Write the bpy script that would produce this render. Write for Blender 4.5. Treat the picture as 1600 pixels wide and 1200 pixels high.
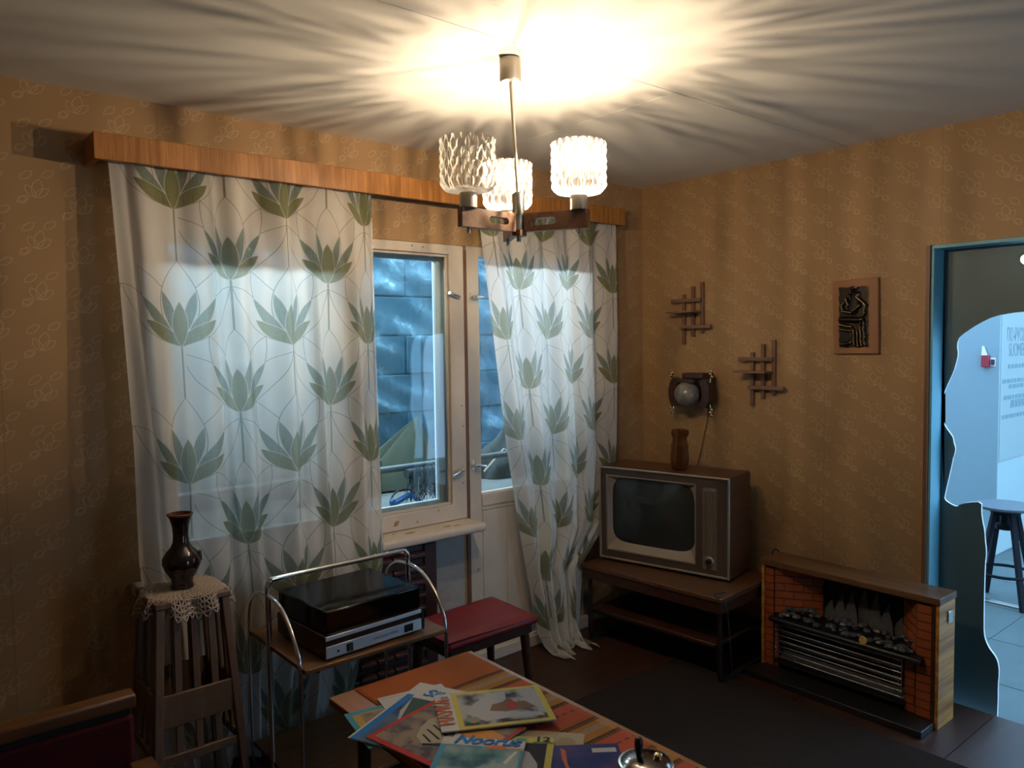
import bpy, bmesh, math, random
from mathutils import Vector, Matrix
random.seed(7)
S = bpy.context.scene
COL = S.collection
for o in list(bpy.data.objects):
    bpy.data.objects.remove(o)

# ------------------------------------------------------------------ camera, world, exposure
CX, CY, CZ = -3.57109, -3.05456, 1.60645
YAW, PITCH, ROLL, FOC = 0.695561, 0.054467, -0.0133535, 1209.044
def _basis():
    cy, sy, cp, sp = math.cos(YAW), math.sin(YAW), math.cos(PITCH), math.sin(PITCH)
    f = Vector((sy * cp, cy * cp, -sp)); r = Vector((cy, -sy, 0)); u = r.cross(f)
    c, s = math.cos(ROLL), math.sin(ROLL)
    return c * r + s * u, -s * r + c * u, f
_r, _u, _f = _basis()
cam_d = bpy.data.cameras.new('camera'); cam = bpy.data.objects.new('camera', cam_d); COL.objects.link(cam)
cam.matrix_world = Matrix(((_r.x, _u.x, -_f.x, CX), (_r.y, _u.y, -_f.y, CY), (_r.z, _u.z, -_f.z, CZ), (0, 0, 0, 1)))
cam_d.sensor_fit = 'HORIZONTAL'; cam_d.sensor_width = 36.0; cam_d.lens = FOC / 1600 * 36
cam_d.clip_start = 0.05; cam_d.clip_end = 60
cam_d.dof.use_dof = True; cam_d.dof.focus_distance = 3.5; cam_d.dof.aperture_fstop = 7.0
S.camera = cam

world = bpy.data.worlds.new('world'); S.world = world; world.use_nodes = True
_bg = world.node_tree.nodes['Background']
_bg.inputs['Color'].default_value = (0.38, 0.66, 1.0, 1)
_bg.inputs['Strength'].default_value = 5.0

S.view_settings.view_transform = 'Standard'; S.view_settings.look = 'None'
S.view_settings.gamma = 1.0; S.view_settings.use_curve_mapping = False
S.view_settings.exposure = -0.15
S.cycles.max_bounces = 8; S.cycles.diffuse_bounces = 3; S.cycles.glossy_bounces = 4
S.cycles.transmission_bounces = 6; S.cycles.transparent_max_bounces = 16
S.cycles.caustics_reflective = False; S.cycles.caustics_refractive = False
S.cycles.sample_clamp_indirect = 6.0
S.cycles.use_adaptive_sampling = True; S.cycles.adaptive_threshold = 0.06; S.cycles.adaptive_min_samples = 16; S.cycles.use_denoising = True
BULB_POWER = 30000.0         # emission strength of a glowing filament
BULB_COL = (1.0, 0.80, 0.585)

def portal(name, loc, rot, sx, sy):     # guides sampling of the daylight, gives off no light itself
    l = bpy.data.lights.new(name, 'AREA'); l.shape = 'RECTANGLE'; l.size = sx; l.size_y = sy
    l.cycles.is_portal = True
    o = bpy.data.objects.new(name, l); COL.objects.link(o); o.location = loc; o.rotation_euler = rot
    return o
portal('window_daylight', (-2.06, 0.16, 1.40), (math.radians(-90), 0, 0), 1.46, 1.28)
portal('balcony_daylight', (-0.92, 0.16, 1.45), (math.radians(-90), 0, 0), 0.62, 1.20)
portal('doorway_daylight', (0.14, -2.15, 1.0), (0, math.radians(90), 0), 2.1, 1.05)
portal('passage_daylight', (-1.0, -5.27, 1.0), (math.radians(90), 0, 0), 0.65, 2.1)

def strip_light(name, loc, aim, sx, sy, power, col):     # a fluorescent strip, one-sided
    l = bpy.data.lights.new(name, 'AREA'); l.shape = 'RECTANGLE'; l.size = sx; l.size_y = sy; l.energy = power; l.color = col
    o = bpy.data.objects.new(name, l); COL.objects.link(o); o.location = loc
    o.rotation_euler = (Vector(aim)-Vector(loc)).to_track_quat('-Z', 'Y').to_euler(); return o
strip_light('outside_strip_light', (-1.7, 1.04, 2.37), (-1.7, -.12, 1.15), 2.9, .12, 140, (.72, .87, 1.0))

# ------------------------------------------------------------------ mesh building
ROOT = {}
class MB:
    def __init__(s): s.v = []; s.f = []; s.m = []; s.uv = {}; s.cur = 0
    def face(s, idx): s.f.append(tuple(idx)); s.m.append(s.cur)
    def box(s, x0, x1, y0, y1, z0, z1):
        b = len(s.v)
        s.v += [(x0,y0,z0),(x1,y0,z0),(x1,y1,z0),(x0,y1,z0),(x0,y0,z1),(x1,y0,z1),(x1,y1,z1),(x0,y1,z1)]
        for q in ((0,3,2,1),(4,5,6,7),(0,1,5,4),(1,2,6,5),(2,3,7,6),(3,0,4,7)): s.face([b+i for i in q])
        return s
    def bar(s, a, b_, w, h, up=(0,0,1)):       # box beam from a to b
        a = Vector(a); b_ = Vector(b_); d = (b_-a).normalized(); up = Vector(up)
        if abs(d.dot(up)) > .98: up = Vector((1,0,0))
        x = d.cross(up).normalized(); y = x.cross(d).normalized(); n = len(s.v)
        for p in (a, b_):
            for i, j in ((-1,-1),(1,-1),(1,1),(-1,1)): s.v.append(tuple(p + x*(w/2*i) + y*(h/2*j)))
        for q in ((0,1,2,3),(7,6,5,4),(0,4,5,1),(1,5,6,2),(2,6,7,3),(3,7,4,0)): s.face([n+i for i in q])
        return s
    def tube(s, pts, r, n=8, closed=False):
        P = [Vector(p) for p in pts]; m = len(P); base = len(s.v); prev = None
        for i, p in enumerate(P):
            if closed: d = P[(i+1) % m] - P[i-1]
            else: d = P[min(i+1, m-1)] - P[max(i-1, 0)]
            d.normalize()
            if prev is None:
                a = Vector((0,0,1)) if abs(d.z) < .9 else Vector((1,0,0)); x = d.cross(a).normalized()
            else: x = (prev - d*prev.dot(d)).normalized()
            prev = x; y = d.cross(x); rr = r[i] if isinstance(r, (list, tuple)) else r
            for k in range(n):
                t = 2*math.pi*k/n; s.v.append(tuple(p + x*(rr*math.cos(t)) + y*(rr*math.sin(t))))
        for i in range(m if closed else m-1):
            a = base+i*n; b = base+((i+1) % m)*n
            for k in range(n): s.face((a+k, a+(k+1) % n, b+(k+1) % n, b+k))
        if not closed:
            s.face([base+k for k in range(n)][::-1]); s.face([base+(m-1)*n+k for k in range(n)])
        return s
    def lathe(s, prof, n=32, c=(0,0,0), axis='z', mod=None):
        base = len(s.v); m = len(prof)
        for i, (r, z) in enumerate(prof):
            for k in range(n):
                t = 2*math.pi*k/n; rr = r + (mod(t, i, z) if mod else 0)
                p = (rr*math.cos(t), rr*math.sin(t), z)
                if axis == 'x': p = (p[2], p[0], p[1])
                elif axis == 'y': p = (p[0], p[2], p[1])
                s.v.append((p[0]+c[0], p[1]+c[1], p[2]+c[2]))
        for i in range(m-1):
            a = base+i*n; b = a+n
            for k in range(n): s.face((a+k, a+(k+1) % n, b+(k+1) % n, b+k))
        if prof[0][0] > 1e-4 and not mod: s.face([base+k for k in range(n)][::-1])
        if prof[-1][0] > 1e-4 and not mod: s.face([base+(m-1)*n+k for k in range(n)])
        return s
    def sphere(s, c, r, n=16, m=10, sc=(1,1,1)):
        base = len(s.v)
        s.v.append((c[0], c[1], c[2]-r*sc[2]))
        for i in range(1, m):
            ph = -math.pi/2 + math.pi*i/m
            for k in range(n):
                t = 2*math.pi*k/n
                s.v.append((c[0]+r*sc[0]*math.cos(ph)*math.cos(t), c[1]+r*sc[1]*math.cos(ph)*math.sin(t), c[2]+r*sc[2]*math.sin(ph)))
        s.v.append((c[0], c[1], c[2]+r*sc[2])); top = len(s.v)-1
        for k in range(n):
            s.face((base, base+1+(k+1) % n, base+1+k))
            for i in range(m-2):
                a = base+1+i*n; b = a+n; s.face((a+k, a+(k+1) % n, b+(k+1) % n, b+k))
            s.face((top, base+1+(m-2)*n+k, base+1+(m-2)*n+(k+1) % n))
        return s
    def prism(s, poly, axis, a0, a1):      # poly: 2-D outline; extruded along axis (0,1,2) from a0 to a1
        n = len(poly); base = len(s.v)
        for a in (a0, a1):
            for p in poly:
                s.v.append({0: (a, p[0], p[1]), 1: (p[0], a, p[1]), 2: (p[0], p[1], a)}[axis])
        s.face([base+i for i in range(n)]); s.face([base+n+i for i in range(n)][::-1])
        for i in range(n):
            j = (i+1) % n; s.face((base+i, base+n+i, base+n+j, base+j))
        return s
    def holed(s, outer, holes, axis, a0, a1):   # axis-aligned rectangle outline with rectangular holes, as boxes on a grid
        xs = sorted({outer[0], outer[1], *[h[0] for h in holes], *[h[1] for h in holes]})
        zs = sorted({outer[2], outer[3], *[h[2] for h in holes], *[h[3] for h in holes]})
        inside = {}
        for i in range(len(xs)-1):
            for j in range(len(zs)-1):
                cx, cz = (xs[i]+xs[i+1])/2, (zs[j]+zs[j+1])/2
                inside[i, j] = not any(h[0] < cx < h[1] and h[2] < cz < h[3] for h in holes)
        def P(a, x, z): return {0: (a, x, z), 1: (x, a, z), 2: (x, z, a)}[axis]
        idx = {}
        def V(a, x, z):
            k = (a, x, z)
            if k not in idx: idx[k] = len(s.v); s.v.append(P(a, x, z))
            return idx[k]
        for (i, j), ok in inside.items():
            if not ok: continue
            x0, x1, z0, z1 = xs[i], xs[i+1], zs[j], zs[j+1]
            s.face((V(a0,x0,z0), V(a0,x1,z0), V(a0,x1,z1), V(a0,x0,z1)))
            s.face((V(a1,x0,z1), V(a1,x1,z1), V(a1,x1,z0), V(a1,x0,z0)))
            for di, dj, q in ((-1,0,((x0,z0),(x0,z1))),(1,0,((x1,z1),(x1,z0))),(0,-1,((x1,z0),(x0,z0))),(0,1,((x0,z1),(x1,z1)))):
                if not inside.get((i+di, j+dj), False):
                    (ax, az), (bx, bz) = q
                    s.face((V(a0,ax,az), V(a0,bx,bz), V(a1,bx,bz), V(a1,ax,az)))
        return s
    def grid(s, fn, nu, nv, uvfn=None, flip=False):
        base = len(s.v)
        for j in range(nv+1):
            for i in range(nu+1):
                u, v = i/nu, j/nv; s.v.append(tuple(fn(u, v)))
                if uvfn: s.uv[len(s.v)-1] = uvfn(u, v)
        for j in range(nv):
            for i in range(nu):
                a = base+j*(nu+1)+i; q = (a, a+1, a+nu+2, a+nu+1)
                s.face(q[::-1] if flip else q)
        return s
    def build(s, name, mat, parent=None, origin=None, smooth=None, bevel=0, local=False, solid=0, subsurf=0, fix=True):
        M = ROOT.get(parent.name) if parent else None
        vs = s.v
        if M is not None and not local:
            I = M.inverted(); vs = [tuple(I @ Vector(v)) for v in s.v]
        elif origin: vs = [(v[0]-origin[0], v[1]-origin[1], v[2]-origin[2]) for v in s.v]
        me = bpy.data.meshes.new(name); me.from_pydata(vs, [], s.f)
        mats = mat if isinstance(mat, (list, tuple)) else [mat]
        for m in mats: me.materials.append(m)
        if len(mats) > 1: me.polygons.foreach_set('material_index', s.m)
        if s.uv:
            l = me.uv_layers.new(name='cloth')
            for lp in me.loops: l.data[lp.index].uv = s.uv.get(lp.vertex_index, (0,0))
        if fix:
            bm = bmesh.new(); bm.from_mesh(me); bmesh.ops.recalc_face_normals(bm, faces=bm.faces); bm.to_mesh(me); bm.free()
        if smooth is not None:
            me.shade_smooth()
            if smooth < 180: me.set_sharp_from_angle(angle=math.radians(smooth))
        me.update()
        o = bpy.data.objects.new(name, me); COL.objects.link(o)
        if parent:
            o.parent = parent
            if M is not None: ROOT[o.name] = M
        elif origin: o.location = origin
        if solid:
            md = o.modifiers.new('thickness', 'SOLIDIFY'); md.thickness = solid; md.offset = 0
        if bevel:
            md = o.modifiers.new('bevel', 'BEVEL'); md.width = bevel; md.segments = 2; md.limit_method = 'ANGLE'; md.angle_limit = math.radians(40)
            me.shade_smooth(); me.set_sharp_from_angle(angle=math.radians(50))
        if subsurf:
            md = o.modifiers.new('subdivision', 'SUBSURF'); md.levels = subsurf; md.render_levels = subsurf
            me.shade_smooth()
        return o
def thing(name, label, cat, loc=(0,0,0), rotz=0, group=None):
    o = bpy.data.objects.new(name, None); COL.objects.link(o); o.empty_display_size = .05
    o.location = loc; o.rotation_euler = (0,0,rotz)
    ROOT[o.name] = Matrix.Translation(Vector(loc)) @ Matrix.Rotation(rotz, 4, 'Z')
    o['label'] = label; o['category'] = cat
    if group: o['group'] = group
    return o
def tag(o, label, cat, group=None, kind=None):
    o['label'] = label; o['category'] = cat
    if group: o['group'] = group
    if kind: o['kind'] = kind
    return o
def struct(o, label=None):
    o['kind'] = 'structure'
    if label: o['label'] = label
    return o
def sroot(name, loc, label=None):
    o = bpy.data.objects.new(name, None); COL.objects.link(o); o.location = loc; o.empty_display_size = .05
    ROOT[o.name] = Matrix.Translation(Vector(loc)); return struct(o, label)
def share(src, name, offset):           # a copy of a piece, sharing its mesh
    c = src.copy(); COL.objects.link(c); c.name = name; c.parent = src.parent
    c.location = src.location + Vector(offset); return c
def text_part(name, body, mat, parent, mtx, size, squeeze=1.0, align='LEFT', shear=0.0, bold=0.0):   # flat lettering; mtx places the baseline
    cu = bpy.data.curves.new(name, 'FONT'); cu.body = body; cu.size = size; cu.align_x = align; cu.shear = shear; cu.offset = bold
    t = bpy.data.objects.new(name, cu); COL.objects.link(t)
    dg = bpy.context.evaluated_depsgraph_get(); me = bpy.data.meshes.new_from_object(t.evaluated_get(dg))
    bpy.data.objects.remove(t)
    M = ROOT.get(parent.name, Matrix.Identity(4)).inverted() @ mtx @ Matrix.Diagonal((squeeze, 1, 1, 1))
    me.transform(M); me.materials.clear(); me.materials.append(mat)
    o = bpy.data.objects.new(name, me); COL.objects.link(o); o.parent = parent
    return o
def frame_mtx(o, ex, ey):
    ex = Vector(ex).normalized(); ey = Vector(ey).normalized(); ez = ex.cross(ey)
    return Matrix(((ex.x,ey.x,ez.x,o[0]),(ex.y,ey.y,ez.y,o[1]),(ex.z,ey.z,ez.z,o[2]),(0,0,0,1)))
def lerp(a, b, t): return a+(b-a)*t
def sstep(a, b, x):
    t = min(1, max(0, (x-a)/(b-a))); return t*t*(3-2*t)
def interp(tab, x):
    if x <= tab[0][0]: return tab[0][1]
    for (a, va), (b, vb) in zip(tab, tab[1:]):
        if x <= b: return va+(vb-va)*(x-a)/(b-a)
    return tab[-1][1]

# ------------------------------------------------------------------ node expressions
class X:
    nt = None
    def __init__(s, k): s.k = k
    @staticmethod
    def op(o, *a):
        n = X.nt.nodes.new('ShaderNodeMath'); n.operation = o
        for i, v in enumerate(a):
            if isinstance(v, X): X.nt.links.new(v.k, n.inputs[i])
            else: n.inputs[i].default_value = float(v)
        return X(n.outputs[0])
    def __add__(s, b): return X.op('ADD', s, b)
    __radd__ = __add__
    def __sub__(s, b): return X.op('SUBTRACT', s, b)
    def __rsub__(s, b): return X.op('SUBTRACT', b, s)
    def __mul__(s, b): return X.op('MULTIPLY', s, b)
    __rmul__ = __mul__
    def __truediv__(s, b): return X.op('DIVIDE', s, b)
    def lt(s, b): return X.op('LESS_THAN', s, b)
    def gt(s, b): return X.op('GREATER_THAN', s, b)
    def abs(s): return X.op('ABSOLUTE', s)
    def sqrt(s): return X.op('SQRT', s)
    def fmod(s, m): return s - X.op('FLOOR', s/m)*m
    def floor(s): return X.op('FLOOR', s)
    def max(s, b): return X.op('MAXIMUM', s, b)
    def min(s, b): return X.op('MINIMUM', s, b)
    def sin(s): return X.op('SINE', s)
    def pow(s, b): return X.op('POWER', s, b)
    def sm(s, a, b):
        n = X.nt.nodes.new('ShaderNodeMapRange'); n.interpolation_type = 'SMOOTHSTEP'
        X.nt.links.new(s.k, n.inputs[0]); n.inputs[1].default_value = a; n.inputs[2].default_value = b
        return X(n.outputs[0])
def petal(x, y, bx, by, tx, ty, w):     # signed distance to a pointed leaf from (bx,by) to (tx,ty), half width w
    L = math.hypot(tx-bx, ty-by); ax, ay = (tx-bx)/L, (ty-by)/L; mx, my = (bx+tx)/2, (by+ty)/2
    R = (L*L/4+w*w)/(2*w)
    dx = x-mx; dy = y-my
    u = dx*ax+dy*ay; v = (dy*ax-dx*ay).abs()+(R-w)
    return (u*u+v*v).sqrt()-R
class Mat:
    def __init__(s, name, rough=.6, col=(.5,.5,.5), metal=0.0, spec=.5):
        s.m = bpy.data.materials.new(name); s.m.use_nodes = True; s.nt = s.m.node_tree; X.nt = s.nt
        s.b = s.nt.nodes['Principled BSDF']; s.out = s.nt.nodes['Material Output']
        s.b.inputs['Roughness'].default_value = rough; s.b.inputs['Metallic'].default_value = metal
        s.b.inputs['Specular IOR Level'].default_value = spec; s.b.inputs['Base Color'].default_value = (*col, 1)
        s.c = None
    def node(s, t): return s.nt.nodes.new(t)
    def link(s, a, b): s.nt.links.new(a.k if isinstance(a, X) else a, b)
    def coords(s, kind='Object'):
        n = s.node('ShaderNodeTexCoord'); sp = s.node('ShaderNodeSeparateXYZ'); s.link(n.outputs[kind], sp.inputs[0])
        s.vec = n.outputs[kind]; return X(sp.outputs[0]), X(sp.outputs[1]), X(sp.outputs[2])
    def scaled(s, sc, kind='Object'):
        n = s.node('ShaderNodeTexCoord'); m = s.node('ShaderNodeMapping'); s.link(n.outputs[kind], m.inputs[0]); m.inputs['Scale'].default_value = sc
        return m.outputs[0]
    def noise(s, scale, detail=3, vec=None, rough=.5):
        n = s.node('ShaderNodeTexNoise'); n.inputs['Scale'].default_value = scale; n.inputs['Detail'].default_value = detail; n.inputs['Roughness'].default_value = rough
        if vec is None: vec = s.scaled((1,1,1))
        s.link(vec, n.inputs['Vector']); return X(n.outputs[0])
    def mix(s, fac, a, b, mode='MIX'):
        n = s.node('ShaderNodeMix'); n.data_type = 'RGBA'; n.blend_type = mode
        if isinstance(fac, X): s.link(fac, n.inputs[0])
        else: n.inputs[0].default_value = fac
        for v, i in ((a, 6), (b, 7)):
            if isinstance(v, tuple): n.inputs[i].default_value = (*v, 1)
            else: s.link(v, n.inputs[i])
        return n.outputs[2]
    def color(s, c): s.link(c, s.b.inputs['Base Color']); s.c = c; return s
    def bump(s, h, strength=.3, dist=.01):
        n = s.node('ShaderNodeBump'); n.inputs['Strength'].default_value = strength; n.inputs['Distance'].default_value = dist
        s.link(h, n.inputs['Height']); s.link(n.outputs[0], s.b.inputs['Normal']); s.bn = n; return s
def plain(name, col, rough=.6, metal=0, spec=.5, var=.15, scale=14):
    a = Mat(name, rough, col, metal, spec)
    if var:
        n = a.noise(scale, 4)
        a.color(a.mix(n, tuple(c*(1-var) for c in col), tuple(min(1, c*(1+var)) for c in col)))
    return a.m
def wood(name, c0, c1, axis='x', rough=.45, scale=1.0, bumpy=.1, spec=.5):
    a = Mat(name, rough, spec=spec)
    sc = {'x': (1.2,22,22), 'y': (22,1.2,22), 'z': (22,22,1.2)}[axis]
    v = a.scaled(tuple(k*scale for k in sc)); n = a.noise(1.6, 5, v, .6)
    v2 = a.scaled(tuple(k*scale*4 for k in sc)); n2 = a.noise(2.0, 3, v2)
    f = (n*.75+n2*.25).sm(.32, .68)
    a.color(a.mix(f, c0, c1)); a.bump(f, bumpy, .002); return a.m
# ------------------------------------------------------------------ materials
def wallpaper(name, ax):
    a = Mat(name, .55, spec=.3); c = a.coords('Object'); x = c[ax]; z = c[2]
    CW, CH = .132, .172
    def motif(ox, oz):
        px = ((x+ox).fmod(CW)-CW/2)*1.1; pz = ((z+oz+((x+ox)/CW).floor()*.043).fmod(CH)-CH/2)*1.15
        d = []
        # a lobed leaf of three blades with its mid rib
        for bx, by, tx, ty, w in ((-.006,-.040,.010,.030,.017), (-.006,-.040,-.034,.004,.013), (-.006,-.040,.040,-.004,.013), (-.052,.026,-.012,.058,.012), (.018,.040,.058,.066,.012), (-.062,-.066,-.028,-.040,.012), (-.06,-.052,-.034,-.05,.010)):
            d.append((petal(px, pz, bx, by, tx, ty, w)).abs())
        m = d[0]
        for k in d[1:]: m = m.min(k)
        return m
    m = motif(0, 0)
    line = 1-m.sm(.0006, .0022)
    strip = ((x+.11)/.52).floor()
    tone = (strip*12.9898+3.1).sin()*.5+.5
    seam = 1-((x+.11).fmod(.52)-.002).abs().sm(.0008, .0025)
    n = a.noise(60, 1); n2 = a.noise(1.6, 1)
    base = a.mix(tone*.5+n2*.5, (.335,.195,.088), (.395,.238,.112))
    base = a.mix(n*.5, base, (.36,.215,.098))
    col = a.mix(line*.42, base, (.66,.52,.32))
    col = a.mix(seam*.4, col, (.22,.11,.04))
    a.color(col); a.bump(line, .25, .0008); return a.m
WALLX = wallpaper('wallpaper_leaf_print', 0)
WALLY = wallpaper('wallpaper_leaf_print_side', 1)

def ceiling_mat():
    a = Mat('painted_plasterboard', .75, spec=.25)
    n = a.noise(2.2, 4); vec = a.scaled((9,26,1)); st = a.noise(2.0, 2, vec)
    col = a.mix(n, (.68,.635,.56), (.78,.735,.66))
    col = a.mix(st.sm(.70, .78)*.35, col, (.42,.35,.26))      # faint stains
    n3 = a.noise(45, 2); col = a.mix(n3.sm(.78, .82)*.6, col, (.25,.2,.15))
    a.color(col); return a.m
CEIL = ceiling_mat()
FLOOR = wood('brown_painted_floor', (0.0336,0.0128,0.0072), (0.0576,0.0224,0.0112), 'x', .42, .5, .05)
RUG = None
def rug_mat():
    a = Mat('dark_woven_rug', .95, spec=.1); x, y, z = a.coords('Object')
    rib = ((x*.75+y*.66)/.014*6.283).sin()*.5+.5
    n = a.noise(5, 3); f = a.noise(180, 2)
    a.color(a.mix(rib*.35+n*.35+f*.3, (.015,.011,.009), (.034,.025,.020))); a.bump(rib+f*.5, .5, .003); return a.m
RUG = rug_mat()
WHITEP = plain('worn_white_paint', (.62,.53,.43), .45, var=.10, scale=9)
def chipped():
    a = Mat('chipped_white_paint', .42); n = a.noise(7, 5); n2 = a.noise(26, 3)
    chip = (n*.7+n2*.3).sm(.655, .675)
    a.color(a.mix(chip, a.mix(n2, (.60,.51,.41), (.68,.59,.48)), (.34,.19,.07))); return a.m
CHIP = chipped()
WHITE2 = plain('lit_white_paint', (.80,.83,.84), .45, var=.08)  # outer sash paint, lightened and cooled to carry the hall light reflected there
BROWNEDGE = plain('brown_edge_paint', (.16,.07,.03), .5)
PELMET = wood('orange_pine_pelmet', (.27,.098,.018), (.47,.200,.045), 'z', .38, 1.6, .15)
TEAK = wood('teak_wood', (.150,.072,.036), (.23,.115,.060), 'z', .45)
TEAKX = wood('teak_wood_along', (.155,.078,.042), (.24,.125,.070), 'y', .45)
DARKWOOD = wood('dark_brown_veneer', (.034,.013,.007), (.068,.026,.013), 'y', .32)
TVWOOD = wood('walnut_television_veneer', (.060,.021,.010), (.110,.042,.020), 'y', .3)
STANDWOOD = wood('stand_top_veneer', (.075,.031,.014), (.135,.058,.026), 'y', .33)
BEECH = wood('pale_beech', (0.1200,0.0690,0.0420), (0.1740,0.1050,0.0648), 'z', .5)
TABLEWOOD = wood('orange_table_veneer', (0.2750,0.1100,0.0385), (0.3300,0.1485,0.0550), 'y', .35, .6)
SHELFWOOD = wood('honey_shelf_veneer', (0.1560,0.0720,0.0270), (0.2160,0.1080,0.0420), 'x', .38)
FIREWOOD = wood('striped_cabinet_veneer', (.27,.090,.014), (.64,.29,.065), 'x', .28, .75, .05)
MANTEL = wood('brown_mantel_veneer', (0.0863,0.0375,0.0150), (0.1725,0.0788,0.0315), 'y', .33, .7, .05)
BOARDW = plain('orange_brown_board', (.30,.125,.045), .5, var=.08)
CHROME = plain('chrome', (.86,.86,.87), .14, 1.0, var=0)
STEEL = plain('brushed_steel', (.62,.60,.56), .32, 1.0, var=.05)
BRASSY = plain('nickel_plate', (.66,.58,.46), .42, .75, var=.04)
GOLD = plain('gold_bead', (.86,.66,.32), .18, 1.0, var=0)
BLACKM = plain('black_lacquer', (.010,.009,.009), .4, var=0)
BLACKMATT = plain('black_matt', (.012,.010,.010), .8, var=0)
BLACKTUBE = plain('black_enamel_tube', (.020,.017,.015), .35, var=0)
RUBBER = plain('black_rubber', (.02,.02,.02), .7, var=0)
ALU = plain('pale_aluminium_panel', (.84,.88,.92), .48, 1.0, var=.02)
SILVERTRIM = plain('silver_trim', (0.4400,0.3760,0.2960), .35, .7, var=.05)
TVPANEL = plain('dark_television_panel', (0.0713,0.0465,0.0338), .5, var=.06)
TVMASK = plain('cream_screen_mask', (0.3150,0.2475,0.1800), .45, var=.05)
GRILLE = plain('taupe_speaker_grille', (0.1500,0.1125,0.0788), .55, var=.06)
SCREEN = plain('picture_tube_glass', (.030,.036,.036), .12, var=0, spec=.6)
RED = plain('red_vinyl_seat', (0.1800,0.0048,0.0048), .5, var=.12, scale=6)
MAROON = plain('maroon_upholstery', (0.0608,0.0054,0.0099), .85, var=.2, scale=70, spec=.2)
ARMWOOD = wood('amber_rail_wood', (0.1000,0.0400,0.0100), (0.1440,0.0600,0.0160), 'x', .35)
BROWNGLAZE = plain('dark_brown_glaze', (.014,.006,.004), .08, var=.2, spec=.8)
RIMGLAZE = plain('rust_brown_glaze', (0.1750,0.0595,0.0210), .2, var=.15)
LACE = plain('cream_crochet_thread', (0.4200,0.3450,0.2850), .9, var=.1)
RADIATOR = plain('dark_maroon_radiator_paint', (0.0364,0.0126,0.0126), .4, var=.12)
WALLUNDER = plain('grey_white_plaster', (.40,.36,.33), .85, var=.15, scale=30)
BRICKM = plain('orange_brick_print', (.30,.062,.011), .6, var=.22, scale=24)
MORTAR = plain('dark_brick_joint', (.045,.016,.010), .8)
COALM = plain('grey_coal', (.060,.058,.057), .45, var=.5, scale=60)
FLAMEM = plain('smoky_flame_board', (.085,.083,.090), .8, var=.5, scale=26)
REFLECT = plain('dull_reflector_plate', (.055,.050,.046), .7, .2, var=.1)
CORD = plain('pale_brown_cord', (.22,.14,.08), .6, var=0)
TEAL = plain('teal_painted_board', (.070,.125,.130), .5, var=.06, scale=5)
JAMBTEAL = plain('teal_painted_jamb', (.16,.42,.52), .5, var=.08, scale=12)
CUTEDGE = plain('white_sawn_edge', (.80,.85,.86), .5, var=0)
HALLW = plain('white_hall_wall', (.40,.53,.54), .6, var=.03)
HALLG = plain('pale_grey_hall_wall', (.20,.25,.28), .35, var=.05)
TILE = plain('grey_stone_tile', (.075,.112,.115), .5, var=.22, scale=7)
GROUT = plain('tile_joint', (.14,.16,.17), .8)
PAPER = plain('white_paper', (.80,.80,.78), .6, var=.02)
POSTER = plain('pale_poster_sheet', (.34,.43,.43), .55, var=.02)
POSTERINK = plain('pale_blue_grey_print', (.19,.29,.32), .6, var=0)
REDBOX = plain('crimson_box', (.33,.020,.045), .45, var=.05)
BLOCKM = plain('blue_grey_concrete_block', (.085,.185,.25), .8, var=.25, scale=5)
BLOCKJ = plain('block_joint', (.045,.09,.12), .9)
TARPM = plain('olive_canvas', (.085,.098,.064), .85, var=.25, scale=9)
TARPD = plain('dark_canvas', (.050,.062,.058), .85, var=.25, scale=9)
PIPEM = plain('weathered_grey_pipe', (.12,.14,.14), .45, .4, var=.2)
TWIG = plain('dark_broom_twig', (.045,.050,.052), .8, var=.3, scale=40)
TWIGP = plain('pale_straw', (.34,.30,.22), .8, var=.3, scale=40)
LEDGE = plain('pale_ledge_board', (.15,.16,.15), .7, var=.2, scale=8)
BLUEPL = plain('blue_plastic', (.030,.13,.36), .4, var=.1)

def film_mat():         # crumpled translucent polythene
    a = Mat('polythene_film', .22, (.20,.36,.45)); n = a.noise(9, 6, None, .65)
    tr = a.node('ShaderNodeBsdfTransparent'); tr.inputs[0].default_value = (.80,.92,.97,1)
    mx = a.node('ShaderNodeMixShader'); f = n.sm(.42, .75)*.55+.18
    a.link(f, mx.inputs[0]); a.link(tr.outputs[0], mx.inputs[1]); a.link(a.b.outputs[0], mx.inputs[2]); a.link(mx.outputs[0], a.out.inputs[0])
    a.bump(n, .6, .02); return a.m
FILM = film_mat()
def clear_glass(name, tint=(.93,.97,.97), gl=.06, rough=.02):
    a = Mat(name, rough); nt = a.nt; nt.nodes.remove(a.b)
    tr = a.node('ShaderNodeBsdfTransparent'); tr.inputs[0].default_value = (*tint, 1)
    g = a.node('ShaderNodeBsdfGlossy'); g.inputs['Roughness'].default_value = rough
    lw = a.node('ShaderNodeLayerWeight'); lw.inputs[0].default_value = .25
    f = X(lw.outputs['Fresnel'])*.8+gl
    mx = a.node('ShaderNodeMixShader'); a.link(f.min(1.0), mx.inputs[0]); a.link(tr.outputs[0], mx.inputs[1]); a.link(g.outputs[0], mx.inputs[2]); a.link(mx.outputs[0], a.out.inputs[0])
    return a.m
PANE = clear_glass('window_glass', gl=.03)
BULBGLASS = clear_glass('clear_bulb_glass', (.97,.97,.95), .05)
SMOKE = clear_glass('smoked_perspex', (.030,.030,.036), .035, .12)
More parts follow.
